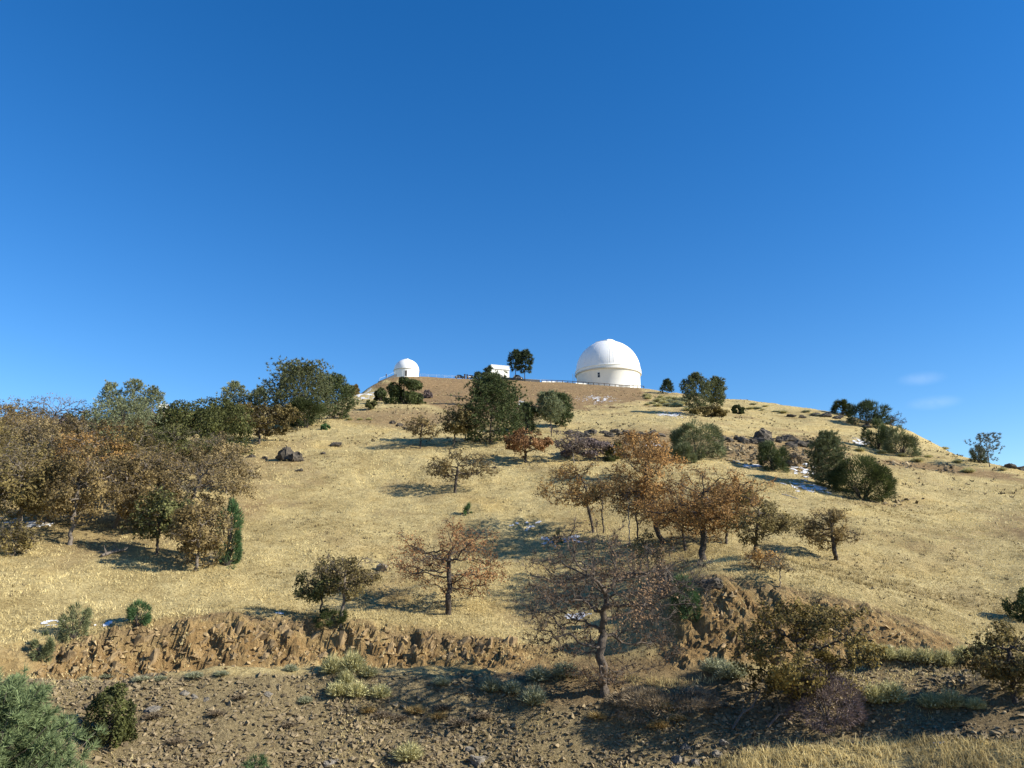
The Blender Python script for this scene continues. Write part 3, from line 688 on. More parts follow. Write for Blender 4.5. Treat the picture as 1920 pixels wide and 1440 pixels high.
railing('ramp_railing', [np.array([p1[0], p1[1], p1[2] + .3]), np.array([p0[0], p0[1], p0[2] + 1.5])], 1.1, M_RING, 'thin railing on top of the dark ramp wall', 'railing', 3, .03, (1.0,), .04)
railing('crest_railing', [at(u, r, 712) for u, r in ((990, crest(990) + 1), (1020, crest(1020) + 1), (1056, crest(1056) + 1))], 1.1, M_RING, 'thin grey railing between the twin pines and the large dome', 'railing', 3, .03, (.5, 1.0), .04)
# cream building with a dentil cornice
c = at(938, 350, 705); g = 83.4
root = empty('summit_building', (c[0], c[1], g), face(c) + math.radians(20)); tag(root, 'flat-roofed cream summit building with dentil cornice behind the pines', 'building')
m = MB(); m.box((0, 4, 1.6), (9.0, 8, 9.2)); m.build('wall', M_CREAM, root)
m = MB(); m.box((0, 4, 4.7), (9.5, 8.5, .3)); m.build('cornice', M_CREAM, root)
m = MB(); m.box((0, 4, 6.25), (9.3, 8.3, .25)); m.build('coping', M_CREAM, root)
dm = MB(); dm.box((0, 0, 0), (.28, .3, .36)); dme = dm.mesh('dentil')
for k in range(14): obj('dentil', dme, M_RING, root, (-4.3 + k * .66, -.16, 4.36))
for x in (-2.9, -.2, 2.5):
    m = MB(); m.box((x, -.02, 1.9), (1.1, .12, 2.0)); w_ = m.build('window', M_CONC, root)
    m = MB(); m.box((x, -.05, 1.9), (.85, .12, 1.7)); m.build('pane', M_CREAM, w_)
# white house end on the wooded ridge
c = at(305, 190, 775); g = float(ground(c[0], c[1]))
root = empty('ridge_house', (c[0], c[1], g), face(c)); tag(root, 'little white house end showing among trees on the wooded ridge', 'house')
m = MB(); m.box((0, 2, .9), (1.9, 3, 2.6)); m.build('wall', M_WHITE, root)
m = MB(); m.add([(-1.2, .3, 2.15), (1.2, .3, 2.15), (1.2, 3.7, 2.15), (-1.2, 3.7, 2.15), (-1.2, 2, 2.75), (1.2, 2, 2.75)], [np.array([(0, 1, 5, 4), (2, 3, 4, 5)]), np.array([(0, 4, 3), (1, 2, 5)])]); m.build('roof', M_CONC, root)
m = MB(); m.box((.3, .47, 1.2), (.7, .08, .8)); m.build('window', M_GLASS, root)
# posts beside the parked cars
for u, hgt in ((871.5, 2.0), (876, 1.9)):
    c = at(u, crest(u) + .4, 704); root = tag(empty('gate_pillar', c), 'dark square gate pillar standing between the parked cars', 'pillar', 'gate pillars at the summit')
    m = MB(); m.box((0, 0, hgt / 2), (.62, .62, hgt)); m.build('shaft', M_WOOD, root)
    m = MB(); m.box((0, 0, hgt + .06), (.8, .8, .14)); m.build('cap', M_DARK, root)
c = at(934.5, crest(934.5) - .4, 708); root = tag(empty('stone_post', c), 'single dark post in front of the cream summit building', 'post')
m = MB(); m.box((0, 0, 1.0), (.6, .6, 2.6)); m.build('shaft', M_WOOD, root); m = MB(); m.box((0, 0, 2.36), (.75, .75, .14)); m.build('cap', M_DARK, root)
# cars
def car(label, pos, rz, paint, suv=False):
    root = empty('parked_car', pos, rz); tag(root, label, 'car')
    h1 = .78 if not suv else .95; h2 = 1.42 if not suv else 1.75
    prof = [(-2.2, .32), (-2.25, .7), (-1.9, h1), (-1.0, h1 + .06), (1.55, h1 + .02), (2.2, h1 - .12), (2.25, .4), (2.1, .3)]
    cab = [(-1.85 if suv else -1.6, h1), (-1.6 if suv else -1.1, h2 - .04), (-.2, h2), (.55, h2 - .06), (1.25, h1)]
    def loft(prof, w0, w1):
        n = len(prof); v = [(x, s * (w0 if z < h1 + .1 else w1), z) for s in (-1, 1) for x, z in prof]; i = np.arange(n); j = (i + 1) % n
        m = MB(); m.add(v, [np.c_[i, j, j + n, i + n]]); m.f.setdefault(n, []).extend([np.arange(n)[None, ::-1], (np.arange(n) + n)[None]]); return m
    b = loft(prof, .88, .88); b.build('body', paint, root)
    cb = loft(cab, .82, .66); cb.build('cabin', M_GLASS, root)
    rf = MB(); rf.box((-.45, 0, h2 + .01), (1.5, 1.28, .06)); rf.build('roof', paint, root)
    for x in (-1.4, 1.4):
        for y in (-.8, .8):
            m = MB(); m.bar((x, y - .11, .33), (x, y + .11, .33), .33, 14); w_ = m.build('wheel', M_RUB, root)
            m = MB(); m.bar((x, y - .12, .33), (x, y + .12, .33), .19, 10); m.build('rim', M_RING, w_)
    for y in (-.62, .62):
        m = MB(); m.box((2.2, y, .62), (.1, .35, .14)); m.build('headlight', M_WHITE, root)
car('dark car parked on the crest left of the gate pillars', at(862, crest(862) + 1.2, 704) + np.array([0, 0, .25]), .15, M_CARD)
car('white car parked on the crest right of the gate pillars', at(884, crest(884) + 1.2, 704) + np.array([0, 0, .3]), .1, M_CARW)
car('dark sport utility vehicle parked under the twin summit pines', at(971, crest(971) + 3.5, 710) + np.array([0, 0, .9]), .5, M_CARD, True)
# person by the ramp railing
pp = p0 * .42 + p1 * .58
root = empty('person', (pp[0], pp[1], pp[2] + .95), face(pp)); tag(root, 'person in dark clothes standing at the ramp beside the small dome', 'person')
def skin_body(name, verts, edges, radii, mat_, parent):
    me = bpy.data.meshes.new(name); me.from_pydata(verts, edges, []); o = obj(name, me, mat_, parent)
    md = o.modifiers.new('skin', 'SKIN'); me.skin_vertices.new() if not me.skin_vertices else None
    for i, r in enumerate(radii): me.skin_vertices[0].data[i].radius = (r, r)
    me.skin_vertices[0].data[0].use_root = True
    sb = o.modifiers.new('sub', 'SUBSURF'); sb.levels = 1; sb.render_levels = 1
    return o
bv = [(0, 0, .95), (0, 0, 1.15), (0, 0, 1.42), (0, 0, 1.52), (0, -.02, 1.64), (0, -.02, 1.72), (.1, 0, .88), (.12, -.03, .48), (.13, 0, .08), (.14, -.14, .04), (-.1, 0, .88), (-.12, .05, .48), (-.13, .1, .08), (-.14, -.04, .04),
      (.2, 0, 1.40), (.26, .02, 1.12), (.24, -.1, .88), (-.2, 0, 1.40), (-.26, .02, 1.12), (-.24, -.1, .88)]
be = [(0, 1), (1, 2), (2, 3), (3, 4), (4, 5), (0, 6), (6, 7), (7, 8), (8, 9), (0, 10), (10, 11), (11, 12), (12, 13), (2, 14), (14, 15), (15, 16), (2, 17), (17, 18), (18, 19)]
br = [.15, .14, .15, .06, .09, .08, .1, .07, .05, .04, .1, .07, .05, .04, .07, .05, .035, .07, .05, .035]
skin_body('body', bv, be, br, M_CLOTH, root)
m = MB(); t5 = np.linspace(-math.pi / 2, math.pi / 2, 8); m.lathe([(max(.005, .105 * math.cos(a)), 1.67 + .125 * math.sin(a)) for a in t5], 12); m.build('head', M_SKIN, root, True)
# ------------------------------------------------------------------ trees
LG = 'oaks in the wood on the left slope'
# free-standing oaks on the open slope
oak('rust-leaved oak with stout forked trunk standing just above the road cut', 840, 1152, 985, 735, 948, L_RUST, B_DARK, 1, 5600, .22, 36, low=.8, lean=.2, tr=.34, twig=2600, spread=.9)
oak('brown thin-crowned young oak leaning at the lip of the road cut', 641, 1171, 1042, 575, 715, L_OLBR, B_GREY, 2, 3600, .34, 22, lean=.4, tr=.16, twig=2200)
oak('small olive-green oak beside the leaning brown oak above the cut', 601, 1158, 1066, 556, 640, L_OLIVE, B_DARK, 3, 3600, .25, 18, lean=.3, tr=.12, twig=800)
oak('lone spreading oak with drooping side limbs in mid slope grass', 853, 924, 838, 795, 930, L_BROWN, B_DARK, 4, 2300, .22, 24, lean=.1, tr=.30, twig=2200, low=1)
oak('round russet oak just below the big dense pine', 985, 867, 806, 936, 1036, L_RUST, B_DARK, 5, 5200, .26, 24, lean=.1, tr=.33, twig=900)
oak('sparse multi-stemmed oak leaning left over a shaded snow patch', 1112, 999, 862, 1010, 1168, L_GOLD, B_DARK, 6, 3400, .30, 26, lean=.3, tr=.22, twig=2300)
oak('thin upright oak stem close beside the left-leaning oak', 1131, 1000, 885, 1095, 1170, L_BROWN, B_DARK, 7, 900, .42, 14, tr=.12, twig=900)
oak('tall orange oak with crooked trunk between the sparse oak and the golden oak', 1243, 1020, 818, 1128, 1285, L_ORNG, B_DARK, 8, 9000, .24, 34, lean=.6, tr=.38, twig=2600)
oak('wide golden-brown oak with heavy low limbs touching the grass', 1318, 1052, 868, 1196, 1450, L_ORNG, B_DARK, 9, 12000, .22, 38, lean=.1, tr=.42, twig=3000, low=1)
oak('sparse orange oak filling the gap between the tall and the wide golden oak', 1285, 1032, 892, 1215, 1345, L_ORNG, B_DARK, 41, 3600, .2, 26, tr=.2, twig=1800, low=1)
oak('golden oak leaning out behind the wide golden-brown oak', 1362, 1020, 905, 1305, 1432, L_GOLD, B_DARK, 42, 4200, .2, 26, tr=.2, twig=1800, low=1)
oak('thin grey-brown oak between the left-leaning oak and the tall orange oak', 1196, 1012, 900, 1140, 1245, L_BROWN, B_DARK, 43, 1400, .25, 20, tr=.14, twig=1800, low=1)
oak('olive-brown oak crown reaching right from behind the wide golden oak', 1412, 1046, 918, 1366, 1502, L_OLBR, B_DARK, 10, 5000, .22, 24, lean=.5, tr=.22, twig=1500, low=1)
oak('dark brown oak alone on the right grass slope, trunk leaning right', 1567, 1050, 953, 1496, 1618, L_BROWN, B_DARK, 11, 4200, .16, 26, lean=-.3, tr=.30, twig=2200)
oak('bare little sapling on the grassy spur above the right cut', 1464, 1102, 1038, 1435, 1490, L_TAN, B_GREY, 12, 250, .45, 12, tr=.06, twig=500, cat='sapling')
oak('low twiggy oak bush next to the bare sapling on the spur', 1428, 1068, 1036, 1395, 1462, L_GOLD, B_GREY, 13, 900, .2, 12, tr=.07, twig=600, cat='sapling')
oak('small bare crooked oak in the grass above the wide golden oak', 1402, 966, 914, 1362, 1426, L_BROWN, B_GREY, 14, 900, .35, 14, lean=-.5, tr=.12, twig=900)
oak('nearly bare big oak rising from the bank, grey limbs and thin brown twigs', 1132, 1300, 1003, 972, 1324, L_BRRU, B_GRBR, 15, 6000, .12, 56, lean=-.1, tr=.42, twig=12000, flat=.75, low=1, leaf=.10)
oak('golden olive oak at the foot of the right cut', 1500, 1328, 1118, 1388, 1625, L_OLGD, B_DARK, 16, 10500, .05, 36, flat=.75, lean=.2, tr=.28, twig=2600, low=1, leaf=.13)
oak('brown oak on the right bank beside the pale sage row', 1902, 1318, 1165, 1828, 1985, L_OLBR, B_DARK, 17, 5200, .2, 28, tr=.24, twig=1800, low=1, leaf=.13)
oak('slim pale-stemmed leafless sapling right of the left-leaning oak', 1181, 1022, 905, 1155, 1206, L_TAN, B_PALE, 18, 150, .45, 12, tr=.08, twig=800, cat='sapling')
oak('small mossy-leaved sapling beside the dark pointed boulder', 1216, 1102, 998, 1185, 1250, L_OLBR, B_GREY, 19, 1300, .4, 14, tr=.08, twig=700, cat='sapling')
oak('sparse brown oak left of the dark domed oak below the summit', 788, 841, 772, 748, 832, L_BROWN, B_DARK, 20, 1100, .3, 18, tr=.22, twig=1600)
oak('dark dome-crowned oak tucked against the left of the big pine', 851, 838, 760, 815, 893, L_OLBR, B_DARK, 21, 3800, .28, 22, tr=.2, twig=900)
oak('wide umbrella-shaped brown oak at the edge of the wood by the rocks', 486, 832, 755, 405, 556, L_OLBR, B_DARK, 22, 7500, .25, 30, tr=.3, twig=1500, lean=.2)
oak('grey leafless oak among brush right of the round russet oak', 1076, 868, 800, 1032, 1112, L_MAUVE, B_GREY, 23, 700, .25, 18, tr=.16, twig=2600)
oak('orange-topped oak standing behind the tall orange oak', 1222, 895, 808, 1155, 1262, L_ORNG, B_DARK, 24, 2800, .3, 20, tr=.2, twig=1200)
oak('dead bare tree among the dark junipers on the right skyline', 1668, 818, 775, 1650, 1700, L_MAUVE, B_DARK, 25, 0, .3, 12, tr=.16, twig=500, cat='dead tree')
# wood on the left slope
lw = [('pale-trunked brown oak at the open lower edge of the wood', 131, 1022, 848, 62, 198, L_BROWN, B_GREY, 7000, .30),
      ('brown oak with mossy trunk at the left edge of the wood', 42, 1012, 832, -45, 92, L_OLBR, B_GREY, 7500, .25),
      ('twin-stemmed dark oak in the shade inside the wood', 215, 992, 838, 165, 300, L_BROWN, B_GREY, 7000, .30),
      ('small rounded olive oak with dark bent trunk beside the fallen log', 292, 1040, 922, 246, 346, L_OLIVE, B_DARK, 6000, .30),
      ('brown leafy oak with golden mistletoe clumps at the corner of the wood', 366, 1072, 938, 316, 424, L_BROWN, B_GREY, 5600, .12),
      ('broad tan oak at the right flank of the wood', 345, 985, 838, 290, 462, L_TAN, B_GREY, 6800, .30),
      ('thin tan oak reaching out over the grass from the wood', 424, 925, 846, 372, 468, L_TAN, B_GREY, 1900, .25),
      ('tan-brown oak high in the middle of the wood', 62, 918, 790, -10, 130, L_TAN, B_GREY, 6000, .25),
      ('golden brown oak behind the pale-trunked oak', 150, 930, 795, 85, 225, L_GOLD, B_GREY, 6000, .25),
      ('olive brown oak behind the twin-stemmed dark oak', 248, 915, 800, 195, 310, L_OLBR, B_GREY, 6000, .25),
      ('greenish golden oak under the evergreen on the ridge', 318, 880, 800, 268, 385, L_OLIVE, B_GREY, 5600, .2),
      ('brown oak on the ridge at the far left', 15, 868, 752, -60, 75, L_BROWN, B_GREY, 5600, .2),
      ('bare mauve-grey oak on the ridge top', 95, 842, 737, 42, 150, L_MAUVE, B_GREY, 900, .25),
      ('brown oak below the grey pines on the ridge', 175, 872, 785, 110, 240, L_BROWN, B_GREY, 5200, .2),
      ('dull oak filling the lower left of the wood', -30, 960, 800, -110, 45, L_OLBR, B_GREY, 6000, .2),
      ('tan oak with dense crown left of the broad tan oak', 282, 955, 838, 225, 345, L_BROWN, B_GREY, 5600, .25),
      ('rounded tan oak behind the mossy-trunked oak', 85, 985, 862, 30, 150, L_TAN, B_GREY, 6000, .2),
      ('dark brown oak behind the small rounded olive oak', 265, 1000, 885, 215, 330, L_BROWN, B_GREY, 6000, .2),
      ('olive-brown oak on the ridge left of the bare mauve oak', 40, 838, 752, -10, 95, L_OLBR, B_GREY, 5000, .15),
      ('tan oak below the ridge live oak', 400, 880, 812, 345, 452, L_TAN, B_GREY, 4500, .15),
      ('golden oak on the ridge between grey pines and live oak', 318, 835, 770, 262, 362, L_GOLD, B_GREY, 4500, .15),
      ('brown oak high under the grey pines', 228, 862, 782, 178, 290, L_BROWN, B_GREY, 5000, .15),
      ('grey twiggy shrub oak at the foot of the left wood', 30, 1042, 985, -20, 62, L_OLBR, B_GREY, 1700, .15)]
for k, (lb, u, v, tp, l, r, lm, bm, nl, bs) in enumerate(lw):
    oak(lb, u, v, tp, l - 6, r + 6, lm, bm, 100 + k, int(nl * 1.02), bs * .75, 40, leaf=.175, tr=None, twig=1800, group=LG, low=.8)
# evergreens on the left ridge
pine('leftmost of three pale grey pines on the wooded ridge', 192, 850, 716, 160, 222, N_GREY, B_GREY, 201, .1, 110, 11, 'round', gaps=.05)
pine('tallest of three pale grey pines on the wooded ridge', 240, 850, 708, 210, 268, N_GREY, B_GREY, 202, .1, 110, 11, 'round', gaps=.05)
pine('rightmost of three pale grey pines beside the white house', 275, 848, 723, 250, 305, N_GREY, B_GREY, 203, .1, 110, 11, 'round', gaps=.05)
pine('grey pine with low branches in front of the three ridge pines', 215, 872, 760, 165, 300, N_GREY, B_GREY, 217, .03, 150, 15, 'round')
bush('broad dark live oak on the ridge left of the big grey pine', 372, 850, 740, 285, 470, L_LIVE, B_DARK, 204, 15000, 90, name='live_oak', cat='live oak', lump=.26)
bush('dark green live oak between the broad live oak and the umbrella-shaped oak', 402, 814, 764, 352, 450, L_LIVE, B_DARK, 219, 6500, 50, name='live_oak', cat='live oak')
bush('dark live oak with golden-lit top inside the wood', 300, 872, 798, 245, 345, L_LIVE, B_DARK, 205, 7500, 44, name='live_oak', cat='live oak')
bush('dark green shrub oak beside the bare mauve oak on the ridge', 140, 838, 762, 105, 185, L_LIVE, B_DARK, 218, 4500, 36, name='live_oak', cat='live oak')
pine('pale slender pine behind the live oak on the ridge', 436, 790, 714, 408, 462, N_GREY, B_GREY, 206, .1, 95, 11, 'open', gaps=.15)
pine('short pale pine next to the big grey pine', 481, 790, 726, 462, 505, N_GREY, B_GREY, 207, .1, 85, 11, 'open', gaps=.1)
pine('big broad grey-green pine on the left skyline', 556, 796, 690, 496, 628, N_OLIVE, B_GREY, 208, .02, 220, 17, 'round', up=.45, k_bl=13)
pine('medium pine growing right against the big grey-green pine', 628, 786, 708, 588, 662, N_PINE, B_GREY, 209, .03, 130, 15, 'round')
bush('dark rounded evergreen in front of the big grey-green pine', 575, 802, 742, 536, 612, L_GREEN, B_DARK, 210, 5200, 40, 'needle')
bush('little yellow-green shrub below the dark rounded evergreen', 610, 806, 794, 601, 619, N_BRIGHT, B_DARK, 211, 900, 14)
bush('round brown-green bush on the skyline left of the ramp', 658, 734, 711, 641, 676, L_OLBR, B_DARK, 212, 2600, 26)
bush('large dark live oak below the small dome', 760, 757, 708, 722, 798, L_GREEN, B_DARK, 213, 6500, 46, name='live_oak', cat='live oak')
bush('small dark shrub left of the live oak below the small dome', 712, 752, 726, 700, 725, L_GREEN, B_DARK, 214, 1800, 20)
bush('mauve leafless bush right of the live oak below the small dome', 801, 746, 729, 792, 811, L_MAUVE, B_GREY, 215, 1000, 14)
bush('pale green bushlet in the grass under the small dark shrub', 695, 768, 748, 684, 707, L_OLIVE, B_DARK, 216, 1000, 14)
# centre evergreens
pine('big dense dark green pine in the middle of the slope', 919, 832, 702, 838, 1008, N_PINE, B_DARK, 220, .03, 230, 20, 'dome', up=.6, k_bl=16)
bush('dark needle shrub crowding the right foot of the big dense pine', 985, 812, 752, 958, 1012, N_PINE, B_DARK, 221, 4200, 32, 'needle')
pine('grey pine with bare thin trunk right of the big dense pine', 1034, 812, 737, 1000, 1052, N_GREY, B_DARK, 222, .32, 120, 12, 'round')
pine('darker pine close behind the thin-trunked grey pine', 1052, 800, 740, 1030, 1074, N_PINE, B_DARK, 223, .06, 110, 12, 'round')
pine('left one of the twin summit pines beside the cream building', 967, 714, 655, 954, 982, N_DARK, B_DARK, 224, .34, 44, 12, 'open', pos=at(967, crest(967) - 2, 712), H=14.4, gaps=.05)
pine('right one of the twin summit pines beside the cream building', 984, 714, 653, 970, 1003, N_DARK, B_DARK, 225, .30, 48, 12, 'open', pos=at(984, crest(984) - 2, 712), H=14.8, gaps=.05)
pine('slim pine rising behind the big dense pine in front of the cream building', 916, 760, 684, 900, 932, N_DARK, B_DARK, 226, .45, 40, 10, 'open', gaps=.15)
pine('narrow little pine tip left of the slim pine on the crest', 893, 745, 696, 884, 904, N_DARK, B_DARK, 227, .5, 22, 8, 'open')
# right evergreens
pine('small dark pine on the crest right of the large dome', 1251, 738, 711, 1238, 1266, N_DARK, B_DARK, 230, .1, 34, 9, 'cone')
pine('taller of two pines on the skyline right of the domes', 1308, 778, 697, 1277, 1336, N_OLIVE, B_DARK, 231, .08, 120, 12, 'open', gaps=.08)
pine('shorter of two pines on the skyline right of the domes', 1344, 764, 706, 1324, 1366, N_OLIVE, B_DARK, 232, .08, 100, 11, 'open', gaps=.08)
bush('low brown brush under the two skyline pines', 1325, 782, 762, 1290, 1362, L_OLBR, B_DARK, 233, 2400, 26)
bush('round dark bush right of the two skyline pines', 1384, 776, 757, 1372, 1396, L_GREEN, B_DARK, 234, 1500, 18)
bush('big grey-green juniper above the orange oaks', 1305, 856, 789, 1258, 1357, N_OLIVE, B_DARK, 235, 8000, 50, 'needle', 'juniper', 'juniper')
bush('small juniper at the left foot of the big grey-green juniper', 1286, 868, 832, 1266, 1306, N_OLIVE, B_DARK, 236, 2600, 22, 'needle', 'juniper', 'juniper')
bush('compact dark conical juniper beside the snowy scree', 1450, 882, 826, 1422, 1478, N_PINE, B_DARK, 237, 5000, 36, 'needle', 'juniper', 'juniper')
pine('olive conifer left of the dense round juniper', 1556, 915, 812, 1522, 1592, N_OLIVE, B_DARK, 238, .02, 150, 16, 'round', name='conifer', cat='conifer', k_bl=13)
bush('dense round dark juniper casting a long shadow on snow', 1617, 934, 855, 1560, 1674, L_GREEN, B_DARK, 239, 11000, 60, 'needle', 'juniper', 'juniper')
bush('first dark juniper of the clump on the right skyline', 1579, 778, 752, 1562, 1596, L_GREEN, B_DARK, 240, 2200, 22, 'needle', 'juniper', 'juniper')
bush('widest dark juniper of the clump on the right skyline', 1622, 795, 752, 1590, 1668, N_DARK, B_DARK, 241, 4500, 34, 'needle', 'juniper', 'juniper')
bush('upright juniper below the dead tree on the right', 1645, 842, 785, 1622, 1670, N_PINE, B_DARK, 242, 3600, 28, 'needle', 'juniper', 'juniper')
bush('grey-green juniper with pale sage at its foot on the right', 1692, 852, 797, 1664, 1722, N_OLIVE, B_DARK, 243, 4000, 30, 'needle', 'juniper', 'juniper')
pine('airy blue-grey pine alone on the far right skyline', 1856, 876, 811, 1826, 1882, N_BLUE, B_GREY, 244, .22, 40, 8, 'open', gaps=.2)
bush('small green bush left of the airy blue-grey pine', 1836, 868, 838, 1822, 1850, N_OLIVE, B_DARK, 245, 1500, 18, 'needle')
bush('dark bush at the far right of the grass slope', 1925, 1165, 1098, 1888, 1975, L_GREEN, B_DARK, 246, 4000, 34)
bush('brown leafless shrub right of the conical juniper', 1492, 872, 848, 1470, 1510, L_DRYB, B_GREY, 247, 1500, 18)
bush('grey brush thicket between the russet oak and the outcrop band', 1110, 860, 822, 1050, 1160, L_MAUVE, B_GREY, 248, 4200, 36)
bush('dark green bush behind the tall orange oak', 1150, 862, 826, 1130, 1176, L_LIVE, B_DARK, 249, 2200, 22)
# young conifers near the cut
yc = [('bright green young conifer leaning on the dark pointed boulder', 1287, 1158, 1082, 1258, 1314, N_BRIGHT, 4500), ('larger of the young conifers on the lip at the left end of the cut', 136, 1198, 1128, 113, 162, N_OLIVE, 2600),
      ('grey-green seedling conifer hanging over the left end of the cut', 75, 1234, 1190, 55, 96, N_OLIVE, 1700), ('young conifer alone in the grass with a thin snow strip beside it', 258, 1170, 1126, 236, 281, N_BRIGHT, 2200),
      ('tiny green seedling in the open grass below the spreading oak', 878, 964, 944, 870, 886, N_BRIGHT, 500), ('tiny green seedling at the edge of the snow patch', 1046, 1018, 997, 1037, 1056, N_BRIGHT, 500),
      ('low green shrub at the foot of the small olive oak', 618, 1170, 1140, 590, 650, L_GREEN, 2200)]
for k, (lb, u, v, tp, l, r, lm, n) in enumerate(yc):
    bush(lb, u, v, tp, l, r, lm, B_DARK, 260 + k, n, max(12, n // 90), 'needle', 'young_conifer' if k < 6 else 'evergreen_shrub', 'conifer' if k < 6 else 'shrub')
bush('green conifer column beside the mistletoe oak at the corner of the wood', 424, 1060, 936, 400, 450, N_BRIGHT, B_DARK, 268, 5200, 34, 'needle', 'young_conifer', 'conifer')
# foreground
pp = at(50, 24, 1440); pp[2] = float(ground(pp[0], pp[1])); topz = 24 * float(pix_tan(90, 1250)[1])
pine('big soft grey-green pine crown in the lower left foreground', 70, 1440, 1250, -170, 205, N_FORE, B_GREY, 270, .2, 230, 26, 'round', pos=pp, H=topz - pp[2], Wd=5.2, blade=.22, k_bl=26)
pp = at(492, 30, 1440); topz = 30 * float(pix_tan(492, 1405)[1])
pine('tip of a small green pine poking up at the lower frame edge below the rubble', 492, 1440, 1405, 440, 545, N_BRIGHT, B_GREY, 271, .2, 90, 14, 'round', pos=pp, H=topz - pp[2], Wd=2.3, blade=.2)
bush('dark olive bush on the rubble beside the foreground pine', 200, 1392, 1293, 152, 246, L_LIVE, B_DARK, 272, 6000, 44)
bush('purplish leafless thicket at the right foot of the golden olive oak', 1550, 1350, 1262, 1478, 1622, L_MAUVE, B_GREY, 273, 5200, 40, 'needle')
bush('brown brush in the shade under the nearly bare oak', 1215, 1335, 1285, 1150, 1345, L_DRYB, B_GREY, 274, 5000, 50, 'needle')
# ------------------------------------------------------------------ sage and rabbitbrush
sages = {}
for nm, mt in (('pale', L_SAGE), ('green', L_SAGEG), ('dry', L_DRYB), ('straw', L_TUFT)):
    for q in range(3):
        v_, f_, t_ = sage_mesh(300 + q * 7 + len(nm), 520); me = make_mesh('sage_' + nm, v_, f_, {'t': t_}); me.materials.append(mt); sages[nm, q] = me
rs_ = random.Random(5)
ORD = 'first second third fourth fifth sixth seventh eighth ninth tenth eleventh twelfth thirteenth fourteenth fifteenth sixteenth seventeenth'.split()
def sage(u, v, wpx, kind, label, group, hs=.8):
    p = hit1(u, v); w = wpx * depth(p) / F
    o = obj({'pale': 'sage_bush', 'green': 'sage_bush', 'dry': 'dry_shrub', 'straw': 'grass_clump'}[kind], sages[kind, rs_.randrange(3)], None, None, p - np.array([0, 0, .04]), rs_.uniform(0, 6))
    o.scale = (w, w * rs_.uniform(.85, 1.1), w * hs * rs_.uniform(.85, 1.1))
    return tag(o, label, {'pale': 'sagebrush', 'green': 'sagebrush', 'dry': 'shrub', 'straw': 'grass'}[kind], group)
G1 = 'pale sage clump on the bench in front of the road cut'
for u, v, w in ((622, 1262, 52), (660, 1258, 56), (690, 1268, 40), (632, 1304, 50), (668, 1306, 52), (712, 1308, 46), (648, 1285, 40)): sage(u, v, w, 'pale', 'pale sage clump crowded with others below the middle of the road cut', G1, 1.15)
sage(766, 1424, 66, 'pale', 'pale yellowish sage clump alone low on the rubble slope', None, .8)
sage(828, 1285, 36, 'green', 'single round grey-green sage in the shade right of the sage cluster', None)
sage(545, 1258, 30, 'green', 'small grey-green sage right at the foot of the cut', None)
sage(572, 1318, 30, 'green', 'small grey-green sage on the rubble left of the sage cluster', None)
for k, (u, v, w) in enumerate(((1634, 1226, 38), (1660, 1236, 52), (1698, 1240, 46), (1736, 1244, 50), (1772, 1248, 46), (1808, 1238, 46), (1852, 1232, 58))): sage(u, v, w, 'pale', ORD[k] + ' pale sage bush from the golden olive oak, in the row under the right spur', 'sage row under the right spur', 1.15)
for k, (u, v, w) in enumerate(((1640, 1318, 50), (1675, 1316, 56), (1745, 1326, 48), (1785, 1328, 52), (1830, 1330, 40))): sage(u, v, w, 'pale', ORD[k] + ' sage bush from the purplish thicket, on the stony bank below the sage row', 'sage bushes on the right bank', 1.2)
for u, v, w in ((1340, 1262, 60), (1372, 1272, 66), (1010, 1275, 50), (1060, 1268, 56), (960, 1300, 44), (920, 1296, 50), (1000, 1320, 60)): sage(u, v, w, 'green', 'grey sage bush in the shade beside the nearly bare oak', 'shaded sage bushes', 1.0)
for k, (u, v, w) in enumerate(((160, 1276, 28), (200, 1274, 30), (265, 1275, 36), (300, 1274, 30), (365, 1270, 40), (415, 1266, 34))): sage(u, v, w, 'green', ORD[k] + ' low pale tuft from the foreground pine along the foot of the cut', 'tufts at the foot of the left cut', .5)
for k in range(34):
    u = rs_.uniform(1212, 1290); sage(u, 741 + (u - 1212) * .12 + rs_.uniform(0, 20), rs_.uniform(11, 22), 'pale' if k % 3 else 'green', 'sage bush in the patch on the crest right of the large dome', 'sage patch on the crest', .6)
for k in range(12):
    u = rs_.uniform(1400, 1560); sage(u, 756 + (u - 1400) * .13 + rs_.uniform(1, 12), rs_.uniform(10, 22), 'green' if k % 2 else 'pale', 'sage bush along the skyline between the two pines and the junipers', 'sage along the right skyline', .5)
for u, v, w in ((1652, 850, 26), (1690, 856, 24), (1612, 846, 24), (1740, 858, 20), (1795, 868, 22), (1770, 832, 18), (1880, 882, 20), (1720, 866, 26), (1815, 886, 30)): sage(u, v, w, 'pale', 'sage bush near the dirt track on the right slope', 'sage by the dirt track', .55)
for k, (u, v, w) in enumerate(((655, 788, 15), (675, 788, 13), (692, 788, 14))): sage(u, v, w, 'pale', ORD[k] + ' of three pale round tufts, counted away from the yellow-green shrub', 'three pale tufts', .8)
for u, v, w in ((286, 1345, 40), (405, 1342, 38), (330, 1392, 40), (540, 1362, 34), (715, 1345, 40), (860, 1360, 44), (450, 1310, 30), (750, 1350, 36), (830, 1330, 40), (905, 1345, 40)): sage(u, v, w, 'dry', 'low dry brown shrub on the rubble slope', 'dry shrubs on the rubble', .5)
for u, v, w in ((1252, 1330, 44), (1235, 1362, 48), (1120, 1345, 40), (1270, 1350, 40), (690, 1335, 40), (780, 1335, 44), (820, 1345, 40)): sage(u, v, w, 'straw', 'tussock of straw-yellow grass on the stony bank', 'straw tussocks', .6)

